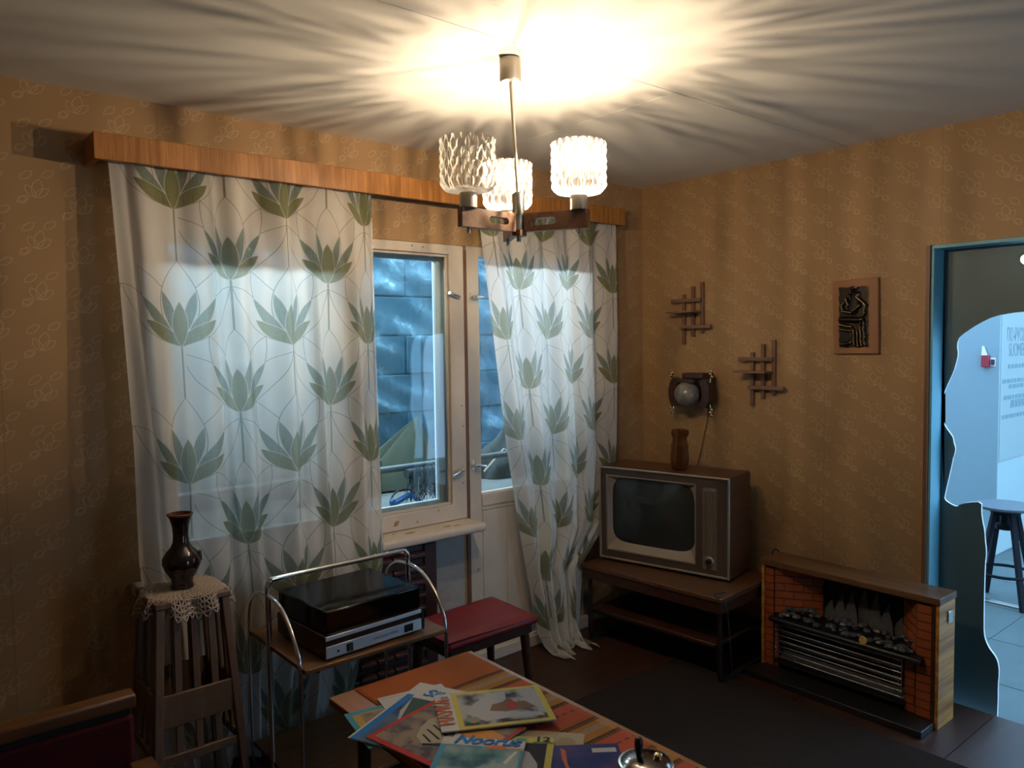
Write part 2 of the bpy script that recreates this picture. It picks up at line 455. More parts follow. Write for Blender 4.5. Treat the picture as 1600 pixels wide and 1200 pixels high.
def cut_glass():
    a = Mat('pressed_cut_glass', .1); nt = a.nt; nt.nodes.remove(a.b)
    tr = a.node('ShaderNodeBsdfTransparent'); tr.inputs[0].default_value = (.80,.785,.75,1)
    tl = a.node('ShaderNodeBsdfTranslucent'); tl.inputs[0].default_value = (.80,.77,.72,1)
    g = a.node('ShaderNodeBsdfGlossy'); g.inputs['Roughness'].default_value = .06
    lw = a.node('ShaderNodeLayerWeight'); lw.inputs[0].default_value = .5
    fc = X(lw.outputs['Facing'])
    m1 = a.node('ShaderNodeMixShader'); m1.inputs[0].default_value = .55; a.link(tl.outputs[0], m1.inputs[1]); a.link(g.outputs[0], m1.inputs[2])
    m2 = a.node('ShaderNodeMixShader'); a.link(fc.sm(.10, .42)*.88+.05, m2.inputs[0]); a.link(tr.outputs[0], m2.inputs[1]); a.link(m1.outputs[0], m2.inputs[2])
    a.link(m2.outputs[0], a.out.inputs[0]); return a.m
CUTGLASS = cut_glass()
def amber_glass():
    a = Mat('amber_glass', .06, (.22,.085,.022)); a.b.inputs['Transmission Weight'].default_value = .0
    tr = a.node('ShaderNodeBsdfTransparent'); tr.inputs[0].default_value = (.60,.30,.11,1)
    mx = a.node('ShaderNodeMixShader'); lw = a.node('ShaderNodeLayerWeight'); lw.inputs[0].default_value = .4
    a.link((X(lw.outputs['Facing'])*.7+.25).min(1.0), mx.inputs[0]); a.link(tr.outputs[0], mx.inputs[1]); a.link(a.b.outputs[0], mx.inputs[2]); a.link(mx.outputs[0], a.out.inputs[0]); return a.m
AMBER = amber_glass()
GLOBEM = None
def globe_mat():
    a = Mat('marbled_white_glass', .15); n = a.noise(18, 5)
    a.color(a.mix(n.sm(.4,.7), (.17,.155,.135), (.27,.25,.22))); a.b.inputs['Subsurface Weight'].default_value = 0; return a.m
GLOBEM = globe_mat()
def emit(name, col, st):
    a = Mat(name); e = a.node('ShaderNodeEmission'); e.inputs[0].default_value = (*col, 1); e.inputs[1].default_value = st
    a.nt.nodes.remove(a.b); a.link(e.outputs[0], a.out.inputs[0]); return a.m
FILAMENT = emit('glowing_filament', BULB_COL, BULB_POWER)
LAMPW = emit('white_spot_lamp', (.75,.92,1.0), 6.0)

def curtain_mat(offu, offv, umin):
    a = Mat('lotus_print_curtain', .9, spec=.1)
    n = a.node('ShaderNodeUVMap'); n.uv_map = 'cloth'; sp = a.node('ShaderNodeSeparateXYZ'); a.link(n.outputs[0], sp.inputs[0])
    u = X(sp.outputs[0])+offu; v = X(sp.outputs[1])+offv
    PU, PV = .41, .497
    def lotus(du, dv):
        x = ((u+du).fmod(PU)-PU/2).abs(); y = (v+dv).fmod(PV)
        cen = petal(x, y, 0, .0, 0, .166, .027)
        low = petal(x, y, -.006, .001, .113, .101, .022)
        mid = petal(x, y, .020, .026, .122, .186, .0175)
        inn = petal(x, y, .012, .035, .052, .205, .016)
        o1 = petal(x, y, 0, .0, 0, .313, .058)
        o2 = petal(x, y, .0, .02, .127, .287, .042)
        o3 = petal(x, y, .0, .002, .203, .226, .043)
        stem = x.lt(.0034)*y.gt(.313)
        fill_t = (inn.lt(0).max(mid.lt(0)))
        fill_g = low.lt(0).max(cen.lt(0))
        lines = o1.abs().min(o2.abs().max(0-o1)).min(o3.abs().max(0-o2).max(0-o1))
        lmask = (1-lines.sm(.0007, .0017))
        # pale contour between the petals
        pale = (1-(low.abs()).sm(.001, .0022))*cen.gt(0) + (1-cen.abs().sm(.001, .0022)) + (1-mid.abs().sm(.001, .0020))*low.gt(0)*cen.gt(0) + (1-inn.abs().sm(.001,.0020))*low.gt(0)*cen.gt(0)*mid.gt(0)
        return fill_t, fill_g, lmask, pale.min(1), stem
    A = lotus(0, 0); B = lotus(PU/2, PV/2)
    keep = X(sp.outputs[0]).gt(umin); A = tuple(k*keep for k in A)
    ft = A[0].max(B[0]); fg = A[1].max(B[1]); ln = A[2].max(B[2]); pl = A[3].max(B[3]); st = A[4].max(B[4])
    inside = ft.max(fg)
    w1 = a.noise(1, 2, None); nn = a.node('ShaderNodeMapping'); a.link(n.outputs[0], nn.inputs[0]); nn.inputs['Scale'].default_value = (40, 900, 1)
    weave = a.noise(1.0, 3, nn.outputs[0]); nm = a.node('ShaderNodeMapping'); a.link(n.outputs[0], nm.inputs[0]); nm.inputs['Scale'].default_value = (700, 12, 1)
    weave2 = a.noise(1.0, 2, nm.outputs[0]); wv = (weave+weave2)*.5
    base = a.mix(wv.sm(.3,.7), (.86,.815,.74), (.94,.905,.84))
    teal = a.mix(wv.sm(.35,.65), (.15,.205,.165), (.31,.375,.325))
    grn = a.mix(wv.sm(.35,.65), (.17,.185,.080), (.31,.325,.175))
    col = a.mix(ln*(1-inside)*.75, base, (.17,.15,.11))
    col = a.mix(st*.85, col, (.20,.22,.14))
    col = a.mix(ft, col, teal); col = a.mix(fg, col, grn)
    col = a.mix(pl*inside*.8, col, (.66,.63,.53))
    a.color(col); a.bump(wv, .15, .001)
    tl = a.node('ShaderNodeBsdfTranslucent'); a.link(a.mix(.45, col, (.93,.90,.86)), tl.inputs[0])
    tr = a.node('ShaderNodeBsdfTransparent'); a.link(a.mix(inside, (1,1,1), (.55,.62,.5)), tr.inputs[0])
    m1 = a.node('ShaderNodeMixShader'); m1.inputs[0].default_value = .43; a.link(a.b.outputs[0], m1.inputs[1]); a.link(tl.outputs[0], m1.inputs[2])
    m2 = a.node('ShaderNodeMixShader'); a.link(.13-inside*.07, m2.inputs[0]); a.link(m1.outputs[0], m2.inputs[1]); a.link(tr.outputs[0], m2.inputs[2])
    a.link(m2.outputs[0], a.out.inputs[0]); return a.m

# ------------------------------------------------------------------ the room
XL, YR, H = -4.6, -5.2, 2.5
fl = sroot('floor', (0,0,0), 'brown painted sheet floor of the room')
MB().box(XL-.1, .03, YR-.1, .04, -.10, -.012).build('floor_base', MORTAR, fl)
ys = [0.04, -.65, -1.27, -1.90, -2.53, -3.16, -3.8, -4.5, YR-.1]; xs_ = [.03, -1.28, -2.56, -3.6, XL-.1]
for j in range(len(ys)-1):
    for i in range(len(xs_)-1):
        MB().box(xs_[i+1]+.0015, xs_[i]-.0015, ys[j+1]+.0015, ys[j]-.0015, -.012, 0).build('floor_sheet', FLOOR, fl)
ce = sroot('ceiling', (0,0,H), 'painted plasterboard ceiling')
MB().box(XL-.1, .1, YR-.1, .1, H+.012, H+.1).build('ceiling_base', MORTAR, ce)
yc = [0.1, -1.25, -2.5, -3.75, YR-.1]; xc = [[.1,-1.275,-3.775,XL-.1], [.1,-2.5,XL-.1], [.1,-1.275,-3.775,XL-.1], [.1,-2.5,XL-.1]]
for j in range(4):
    for i in range(len(xc[j])-1):
        MB().box(xc[j][i+1]+.0016, xc[j][i]-.0016, yc[j+1]+.0016, yc[j]-.0016, H, H+.012).build('ceiling_board', CEIL, ce)
WX0, WX1, WZ0, WZ1 = -2.80, -1.325, .74, 2.075          # window
DX1 = -.52                                              # balcony door right edge
struct(MB().holed((XL-.1, .12, -.1, H+.05), [(WX0, WX1, WZ0, WZ1), (WX1, DX1, -.2, WZ1)], 1, 0, .16).build('wall_back', [WALLX]), 'window wall with leaf patterned ochre wallpaper')
struct(MB().holed((YR-.1, 0, -.1, H+.05), [(-2.68, -1.625, -.2, 2.0)], 0, 0, .12).build('wall_right', [WALLY]), 'ochre wallpapered wall beside the doorway')
struct(MB().box(XL-.1, XL, YR-.1, .1, -.1, H+.05).build('wall_left', WALLY), 'ochre wallpapered wall left of the camera')
struct(MB().holed((XL-.1, .12, -.1, H+.05), [(-1.3, -.7, -.2, 2.0)], 1, YR-.1, YR).build('wall_front', WALLX), 'ochre wallpapered wall behind the camera')
struct(MB().box(XL, WX1, -.016, 0, 0, .06).build('baseboard_back', BROWNEDGE, bevel=.004), 'brown baseboard under the window')
struct(MB().box(-.016, 0, -1.60, 0, 0, .06).build('baseboard_right', BROWNEDGE, bevel=.004), 'brown baseboard behind the television')
struct(MB().box(WX0, WX1-.02, -.002, 0, .06, WZ0).build('trim_1', WALLUNDER), 'grey plastered strip of wall under the window sill')

# window: outer frame, two inward sashes, outer sashes, sill, handles
def handle(parent, x, z, tilt, flip=1):
    h = MB()
    h.box(x-.010, x+.010, -.007, 0, z-.026, z+.026)
    hd = h.build('handle', BRASSY, parent, bevel=.002)
    q = MB(); q.tube([(x, -.004, z), (x, -.030, z)], .006, 10)
    q.tube([(x, -.030, z), (x+flip*.016, -.033, z+tilt*.2), (x+flip*.058, -.036, z+tilt)], [.0075,.0075,.0068], 10)
    q.sphere((x-flip*.004, -.031, z-tilt*.1), .008, 10, 6)
    q.build('lever', CHROME, hd, smooth=40)
    for dz in (-.018, .018):
        MB().lathe([(.0001,-.010),(.0035,-.010),(.0035,-.007)], 10, (x, 0, z+dz), 'y').build('screw', STEEL, hd, smooth=40)
    return hd
wn = sroot('window_1', (-1.97, 0, WZ0), 'white painted window with chipped paint between the curtains')
MB().holed((WX0, WX1, WZ0, WZ1), [(WX0+.045, -1.995, WZ0+.03, WZ1-.03), (-1.955, WX1-.04, WZ0+.03, WZ1-.03)], 1, .006, .15).build('window_frame', WHITEP, wn, bevel=.003)
def sash(x0, x1, y0, y1, st, mat, name, pane_y):
    o = MB().holed((x0, x1, WZ0+.003, WZ1-.003), [(x0+st, x1-st, WZ0+st-.005, WZ1-st+.037)], 1, y0, y1).build(name, mat, wn, bevel=.004)
    MB().box(x0+st-.004, x1-st+.004, pane_y, pane_y+.004, WZ0+st-.009, WZ1-st+.041).build('pane', PANE, o)
    g = MB(); zA, zB, xa, xb = WZ0+st-.005, WZ1-st+.037, x0+st, x1-st
    for b_ in ((xa,xb,zA,zA+.012),(xa,xb,zB-.012,zB),(xa,xa+.012,zA+.012,zB-.012),(xb-.012,xb,zA+.012,zB-.012)): g.box(b_[0], b_[1], pane_y-.012, pane_y-.001, b_[2], b_[3])
    g.build('glazing_bead', mat, o, bevel=.002)
    return o
s1 = sash(WX0+.02, -1.985, -.012, .03, .085, CHIP, 'sash', .018)
s2 = sash(-1.965, WX1-.003, -.012, .03, .085, CHIP, 'sash', .018)
for a0, a1 in ((WX0+.04, -1.995), (-1.955, WX1-.03)):
    o = MB().holed((a0, a1, WZ0+.02, WZ1-.02), [(a0+.06, a1-.06, WZ0+.09, WZ1-.07)], 1, .10, .135).build('outer_sash', WHITE2, wn, bevel=.003)
    MB().box(a0+.055, a1-.055, .116, .120, WZ0+.085, WZ1-.065).build('pane', PANE, o)
handle(s2, -1.372, 1.828, .014, -1); handle(s2, -1.366, .985, -.016, -1)
for x, z in ((-1.62,2.055),(-1.56,2.052),(-1.62,.77),(-1.352,1.30),(-1.347,1.20),(-1.350,.92)):
    MB().lathe([(.0001,-.0135),(.0035,-.0135),(.0035,-.011)], 10, (x,0,z), 'y').build('nail_head', BROWNEDGE, s2)
sl = MB().prism([(-.150,.742),(-.156,.725),(-.150,.700),(.0,.697),(.0,.742)], 0, WX0-.06, -1.318).build('window_sill', CHIP, wn, bevel=.010)
for x, y, s_ in ((-1.50,-.085,.022),(-1.455,-.10,.020),(-1.70,-.075,.026)):
    MB().prism([(x+s_*math.cos(t)*(1+.25*math.sin(3*t+x*9)), y+s_*.45*math.sin(t)) for t in [k*.45 for k in range(14)]], 2, .742, .7428).build('bare_patch', plain('bare_wood_patch', (.42,.25,.11), .6), sl)
MB().box(-1.326, -1.306, -.006, .05, 0, WZ1-.02).build('brown_joint', BROWNEDGE, wn)

# balcony door
dr = sroot('door_1', (-.92, 0, 0), 'white balcony door with a tall glazed panel behind the right curtain')
MB().holed((-1.306, DX1, 0.06, WZ1), [(-1.232, DX1-.09, .850, WZ1-.05)], 1, -.006, .04).build('door_leaf', WHITEP, dr, bevel=.003)
MB().box(-1.236, DX1-.086, .012, .016, .846, WZ1-.046).build('pane', PANE, dr)
MB().box(-1.236, DX1-.03, -.014, -.004, .785, .848).build('glazing_rail', CHIP, dr, bevel=.004)
MB().box(-1.236, DX1-.03, -.011, -.004, .765, .779).build('rail_moulding', WHITEP, dr, bevel=.002)
for k in range(4):
    x0 = -1.232+k*.155; MB().box(x0+.001, x0+.154, -.010, -.004, .09, .762).build('panel_board', WHITEP, dr, bevel=.0015)
handle(dr, -1.285, 1.826, .004, 1); handle(dr, -1.284, .998, -.006, 1)
MB().box(-1.315, DX1+.02, -.045, 0, 0, .058).build('threshold', WHITEP, dr, bevel=.004)
for z in (.26, .47): MB().lathe([(.0001,-.009),(.005,-.009),(.005,-.005)], 10, (-1.262,0,z), 'y').build('screw', STEEL, dr)

# ------------------------------------------------------------------ outside the window
ow = sroot('wall_outside', (-1.6, 1.2, 0), 'blue grey block wall outside the window')
MB().box(-4.2, 2.2, 1.225, 1.32, -.1, 3.2).build('wall_core', BLOCKJ, ow)
random.seed(3)
for r in range(13):
    z0 = -.08+r*.248; off = .0 if r % 2 else -.30
    xx = -4.2+off
    while xx < 2.2:
        x0, x1 = max(xx, -4.2), min(xx+.60, 2.2)
        if x1-x0 > .05: MB().box(x0+.004, x1-.004, 1.20+random.uniform(-.006,.006), 1.226, z0+.004, z0+.244).build('block', BLOCKM, ow, bevel=.006)
        xx += .60
def film(u, v):
    x = lerp(-3.0, .5+.05*math.sin(v*9), u); z = lerp(.95+.12*math.sin(u*7), 2.25, v)
    a = .022*math.sin(u*31+v*9)+.020*math.sin(v*23-u*13)+.016*math.sin((u+v)*47)
    return (x, 1.10+a*(1.4-v), z)
struct(MB().grid(film, 90, 60).build('plastic_sheet', FILM, smooth=180))
o = bpy.data.objects['plastic_sheet']; o['kind'] = 'object'; del o['kind']; tag(o, 'crumpled clear polythene sheet hanging on the block wall outside', 'plastic sheet')
struct(MB().box(-4.4, 2.2, .17, 1.3, -.12, -.02).build('floor_outside', LEDGE), 'pale ground outside the window')
# heap of canvas against the wall
tp = thing('canvas_heap', 'olive canvas heap with a pointed top outside the window', 'tarpaulin', (-1.2, .85, .742))
def heap(u, v):
    # cone-like drape with creases
    t = u*2*math.pi; r = (1-v)
    pk = Vector((-1.00, .93, 1.165)); rad = Vector((.46, .22, 0))
    rr = r*(1+.16*math.sin(3*t+.7)+.08*math.sin(7*t)); sx = rad.x if math.cos(t) < 0 else .24
    return (pk.x+math.cos(t)*sx*rr-.10*r, pk.y+math.sin(t)*.09*rr-.02*r, .742+(pk.z-.742)*(v**.9)+.006*(1+math.sin(9*t))*r)
MB().grid(heap, 40, 20).build('canvas', TARPM, tp, smooth=35)
def fold(u, v):
    x = lerp(-1.85, -1.34, u); top = lerp(.78, .96, u); return (x, .80+.006*math.sin(u*6)+.01*(1-v), lerp(.742, top-.02, v)+.006*(1+math.sin(u*11))*v)
MB().grid(fold, 16, 8).build('dark_fold', TARPD, tp, solid=.02)
cs = MB().lathe([(.035,.742),(.032,.82),(.022,.95),(.010,1.05),(.001,1.07)], 12, (-.68,.97,0)).build('rolled_canvas', TARPD, origin=(-.68,.97,.742), smooth=40)
tag(cs, 'thin dark pointed roll standing beside the canvas heap', 'roll')
pp = MB().tube([(-3.0,.50,.938),(.9,.50,.938)], .019, 14).build('rail_pipe', PIPEM, origin=(-1.3,.5,.938), smooth=40)
tag(pp, 'grey horizontal pipe running past the window outside', 'pipe')
for x, lb in ((-2.9,'left'),(.8,'right')):
    po = MB().tube([(x,.50,-.02),(x,.50,.92)], .016, 10).build('pipe_post', PIPEM, origin=(x,.5,-.02), smooth=40)
    tag(po, 'grey post under the %s end of the outside pipe' % lb, 'post')
lg = thing('ledge_shelf', 'pale board shelf strewn with scraps below the outside pipe', 'shelf', (-1.2,.5,0))
MB().box(-2.6, .4, .22, 1.085, .705, .740).build('shelf_board', LEDGE, lg, bevel=.004)
for x in (-2.5, .3): MB().box(x-.03, x+.03, .5, .56, -.02, .705).build('leg', LEDGE, lg)
for k in range(10):
    x = -1.28+k*.036; MB().box(x, x+.026, .30, .40, .7405, .752).build('white_slip', PAPER if k % 3 else LEDGE, lg)
random.seed(5)
br = thing('twig_broom', 'dark twig broom head hanging under the outside pipe', 'broom', (-1.15,.46,.66))
b = MB()
for k in range(170):
    x = random.uniform(-1.36, -1.00); y = random.uniform(.40,.52); z0 = random.uniform(.755,.81)
    b.tube([(x,y,.925+random.uniform(-.02,.03)), (x+random.uniform(-.03,.03), y-.02, (z0+.92)/2), (x+random.uniform(-.06,.06), y-random.uniform(0,.05), z0)], .0022, 4)
o = b.build('twigs', TWIG, br); o['kind'] = 'stuff'
b = MB()
for k in range(26):
    x = random.uniform(-1.36, -1.02); z0 = random.uniform(.755,.82)
    b.tube([(x,.40,.90+random.uniform(-.12,.02)), (x+random.uniform(-.03,.03), .385, z0)], .0016, 4)
o = b.build('straws', TWIGP, br); o['kind'] = 'stuff'
MB().tube([(-1.38,.46,.91),(-.98,.46,.91)], .026, 12).build('binding', TWIG, br, smooth=40)
st = thing('blue_strap', 'blue plastic strap coiled at the corner of the outside shelf', 'strap', (-1.42,.42,.742))
b = MB(); b.bar((-1.50,.42,.765), (-1.36,.45,.80), .03, .022); b.bar((-1.36,.45,.80), (-1.32,.41,.752), .03, .022); b.bar((-1.47,.42,.752),(-1.52,.38,.80),.02,.02)
b.build('band', BLUEPL, st, bevel=.004)
MB().tube([(-1.38+.08*math.cos(t), .50, .748+.075*math.sin(t)) for t in [k*math.pi/12 for k in range(13)]], .005, 6).build('wire', RUBBER, st, smooth=60)

bn = thing('dark_bundle', 'dark lumpy tarpaulin bundle outside the balcony door', 'tarpaulin', (-.42,.86,.742))
def lump(u, v):
    t = u*2*math.pi; r = .5+.5*math.cos(v*math.pi); q = 1+.18*math.sin(3*t+v*5)+.10*math.sin(5*t-v*9)
    return (-.42+.24*r*q*math.cos(t)+.05*v, .84+.11*r*q*math.sin(t), .744+.36*v**.8+.02*math.sin(4*t)*r*v)
MB().grid(lump, 36, 18).build('cover', TARPD, bn, smooth=40)
MB().tube([(-.64,.74,.80),(-.50,.715,.93),(-.36,.72,.86),(-.25,.74,.79)], .007, 6).build('rope', TWIGP, bn, smooth=60)
fx_ = thing('strip_lamp', 'fluorescent strip lamp fitting outside above the window', 'lamp', (-1.6,1.08,2.31))
MB().box(-3.18,-.22,1.065,1.10,2.31,2.44).build('housing', WHITEP, fx_, bevel=.004)
for x in (-2.6,-.6): MB().box(x-.015, x+.015, 1.10, 1.19, 2.36, 2.39).build('bracket', STEEL, fx_)

# ------------------------------------------------------------------ the hall beyond the doorway
HZ = -.12
hf = sroot('floor_hall', (2, -2, HZ), 'grey stone tiled floor of the bright hall')
MB().box(.05, 6.2, -6.5, 1.4, HZ-.1, HZ-.004).build('floor_base', GROUT, hf)
tile = None
for i in range(7):
    for j in range(5):
        x0 = .06+i*.61-.0; y0 = -3.3+j*.61
        MB().box(x0+.003, x0+.607, y0+.003, y0+.607, HZ-.004, HZ).build('tile', TILE, hf)
MB().box(4.33, 6.2, -6.5, 1.4, HZ-.004, HZ-.001).build('tile_field', TILE, hf)
MB().box(.05, 4.33, -6.5, -3.3, HZ-.004, HZ-.001).build('tile_field', TILE, hf)
MB().box(.05, 4.33, -.25, 1.4, HZ-.004, HZ-.001).build('tile_field', TILE, hf)
MB().box(1.935, 1.985, -3.3, .2, HZ, HZ+.012).build('metal_strip', STEEL, hf, bevel=.003)
struct(MB().box(5.6, 5.7, -6.5, 1.5, HZ, 3.0).build('wall_hall', HALLG), 'pale blue grey wall at the far end of the hall')
kx, ky = 3.17, -.878
kk = sroot('wall_kiosk', (kx, ky, HZ), 'white free standing wall in the hall with printed text')
MB().box(kx, kx+2.4, ky, -.30, HZ, 2.75).build('wall_core', HALLW, kk, bevel=.004)
MB().box(kx-.006, kx, ky+.002, -.302, HZ, 2.74).build('end_panel', plain('shaded_hall_wall', (.22,.33,.38), .4, var=.03), kk)  # thin skin on the end face, its darker blue paints in that side's shade
ps = thing('text_poster', 'pale grey printed text poster on the white hall wall', 'poster', (kx+.9, ky-.002, .9))
MB().box(kx+.01, kx+1.75, ky-.006, ky-.001, .62, 2.35).build('sheet', POSTER, ps)
def ptxt(t, x, z, size, sq): text_part('lettering', t, POSTERINK, ps, frame_mtx((x, ky-.0075, z), (1,0,0), (0,0,1)), size, sq)
ptxt('ПО-РУССКИ', 3.291, 1.560, .150, .62); ptxt('SUOMEKSI', 3.340, 1.440, .150, .66)
for x, z, w in ((3.334,1.360,.55), (3.215,1.245,.80), (3.358,1.200,.45), (3.25,1.115,.70), (3.408,1.075,.40), (3.40,1.045,.40), (3.22,.965,.70)):
    b = MB(); q = x; random.seed(int(x*1000))
    while q < x+w:                      # lines of small print, too fine to read
        l = random.uniform(.035,.085); b.box(q, q+l, ky-.0076, ky-.0066, z-.016, z+.016); q += l+.022
    b.build('small_print', POSTERINK, ps)
rb = thing('red_holder', 'small crimson box with a white card on the hall wall', 'box', (kx, -.787, 1.36))
MB().box(kx-.045, kx-.0065, -.815, -.760, 1.362, 1.452).build('box', REDBOX, rb, bevel=.003)
MB().prism([(-.800,1.452),(-.757,1.452),(-.762,1.524),(-.775,1.524)], 0, kx-.030, kx-.026).build('card', PAPER, rb)
MB().box(kx-.03, kx-.0065, -.848, -.824, 1.378, 1.420).build('switch', plain('dark_switch', (.05,.03,.05), .5), rb, bevel=.002)
MB().box(kx-.014, kx-.0065, -.852, -.815, 1.365, 1.432).build('switch_plate', PAPER, rb, bevel=.002)
# bar stool in the hall
def bar_stool(loc):
    t = thing('bar_stool', 'dark bar stool with round seat and foot ring in the hall', 'stool', loc, .35)
    SEATM = plain('blue_grey_seat', (.10,.13,.16), .3, var=.1)
    h = .64; SK = plain('navy_black_stool_paint', (.006,.008,.014), .75, var=0, spec=.2)
    MB().lathe([(.001,h-.028),(.150,h-.028),(.168,h-.018),(.170,h-.006),(.164,h),(.001,h)], 40).build('seat', SEATM, t, local=True, smooth=40)
    MB().lathe([(.02,h-.16),(.055,h-.16),(.055,h-.13),(.03,h-.12),(.03,h-.07),(.085,h-.06),(.085,h-.028),(.02,h-.028)], 20).build('swivel', SK, t, local=True, smooth=40)
    for k in range(4):
        a = k*math.pi/2+.5; c, s_ = math.cos(a), math.sin(a)
        b = MB(); b.bar((.07*c,.07*s_,h-.05), (.20*c,.20*s_,0), .034, .026, (c,s_,0)); b.build('leg', SK, t, local=True, bevel=.003)
    MB().tube([(.165*math.cos(a), .165*math.sin(a), .20) for a in [k*math.pi/16 for k in range(32)]], .010, 8, True).build('foot_ring', SK, t, local=True, smooth=60)
    return t
bar_stool((2.02, -1.30, HZ))

# doorway: lining and the cut-out board standing in it
dj = sroot('trim_2', (0.05, -2.15, 0), 'teal painted lining of the doorway')
MB().box(-.012, -.001, -1.628, -1.612, 0, 2.0).build('edge_strip', BROWNEDGE, dj)
MB().box(.0, .125, -1.640, -1.6255, 0, 1.998).build('lining', JAMBTEAL, dj)
MB().box(.0, .125, -2.68, -2.666, 0, 1.998).build('lining', JAMBTEAL, dj)
MB().box(.0, .125, -2.666, -1.640, 1.985, 1.999).build('lining', JAMBTEAL, dj)
cut_px = [(1600,487),(1580,489),(1553,494),(1530,505),(1504,522),(1497,530),(1495,541),(1497,553),(1494,566),(1490,580),(1484,593),(1478,606),(1472,622),(1469,638),(1471,653),(1477,667),(1486,679),(1489,684),(1490,692),(1493,700),(1491,711),(1489,715),(1488,722),(1482,748),(1477,770),(1475,780),(1484,787),(1495,792),(1500,788),(1512,785),(1534,784),(1533,800),(1535,815),(1538,828),(1539,845),(1541,862),(1539,882),(1538,910),(1537,960),(1537,990),(1540,1002),(1546,1014),(1554,1024),(1559,1034),(1561,1050),(1559,1070),(1559,1095),(1557,1119)]
def at(px, axis, val):          # the point of the plane axis = val that the photograph shows at px
    d = _f + _r*((px[0]-800)/FOC) - _u*((px[1]-600)/FOC); o = Vector((CX,CY,CZ)); t = (val-o[axis])/d[axis]; return o+d*t
BX = .105
edge = [(at(p_, 0, BX).y, at(p_, 0, BX).z) for p_ in cut_px]
edge[-1] = (edge[-1][0], HZ)
def smooth_edge(e, n=2):
    for _ in range(n):
        q = [e[0]]
        for a, b in zip(e, e[1:]):
            if math.dist(a, b) > .012: q += [(lerp(a[0],b[0],.25), lerp(a[1],b[1],.25)), (lerp(a[0],b[0],.75), lerp(a[1],b[1],.75))]
            else: q.append(b)
        q.append(e[-1]); e = q
    return e
edge = smooth_edge(edge, 1)
bd = thing('cutout_board', 'teal board with a wavy cut-out standing in the doorway', 'board', (BX, -1.9, HZ))
yr, zr = edge[0]
far = [(-2.470,HZ),(-2.465,.20),(-2.50,.45),(-2.475,.68),(-2.455,.80),(-2.48,.92),(-2.537,1.03),(-2.528,1.12),(-2.50,1.20),(-2.508,1.29),(-2.515,1.364),(-2.512,1.47),(-2.498,1.557),(-2.47,1.625),(-2.425,1.665),(-2.31,1.680),(-2.15,1.684),(-2.05,1.694)]
poly = [(-1.641, HZ), (-1.641, 1.984), (-2.665, 1.984), (-2.665, HZ)] + far + edge
b = MB(); n = len(poly)
b.prism(poly, 0, BX, BX+.012)
for i in range(len(b.f)):
    if 2 <= i and (i-2) >= 4: b.m[i] = 1
b.build('panel', [TEAL, CUTEDGE], bd)
sp = thing('spot_lamp', 'small glowing white spot lamp on the teal board', 'lamp', (BX, -1.965, 1.90))
p0 = at((1604, 405), 0, BX-.02)
MB().lathe([(.001,-.012),(.022,-.012),(.024,0),(.024,.010)], 20, (BX-.0105, p0.y, p0.z), 'x').build('housing', STEEL, sp, smooth=40)
MB().sphere((BX-.024, p0.y, p0.z), .020, 16, 10).build('bulb', LAMPW, sp, smooth=180)

# ------------------------------------------------------------------ pelmet and curtains
pm = thing('pelmet', 'orange brown wooden pelmet board above the curtains', 'pelmet', (-1.64, 0, 2.24))
MB().box(-2.955, -.325, -.158, -.138, 2.237, 2.327).build('front_board', PELMET, pm, bevel=.002)
for x in (-2.955, -.345): MB().box(x, x+.02, -.138, 0, 2.237, 2.327).build('end_board', PELMET, pm, bevel=.002)
MB().box(-2.935, -.345, -.138, 0, 2.309, 2.327).build('top_board', PELMET, pm)
def left_curtain():
    xl = [(.03,-2.81),(.40,-2.85),(.86,-2.880),(1.25,-2.878),(2.27,-2.908)]; xr = [(.03,-2.08),(.30,-2.02),(.66,-1.900),(.9,-1.895),(2.27,-1.846)]
    def fn(s, t):
        z = 2.285-2.24*t
        sx = s+.012*math.sin(s*21+z*1.1)+.006*math.sin(s*47)
        x = lerp(interp(xl, z), interp(xr, z), min(1,max(0,sx)))
        A = lerp(.010, .026, t)
        y = -.100-.105*min(1,(2.285-z)/1.55)+A*math.sin(s*2*math.pi*6.3+.5+.5*math.sin(z*1.7))+.45*A*math.sin(s*2*math.pi*13.1+z)
        if s > .955: y += .020*(s-.955)/.045
        return (x, min(y, -.172 if z < .80 else -.064-.108*sstep(1.3,.80,z)), z)
    def uv(s, t): return (-2.905+s*1.06+.055*sstep(.75,1,s), 2.285-2.24*t)
    o = MB().grid(fn, 220, 120, uv).build('curtain', curtain_mat(2.695, .137, -2.68), origin=(-2.4,-.1,0.04), smooth=180, fix=False)
    return tag(o, 'wide cream curtain with green lotus print left of the open window', 'curtain', 'lotus print curtains')
left_curtain()
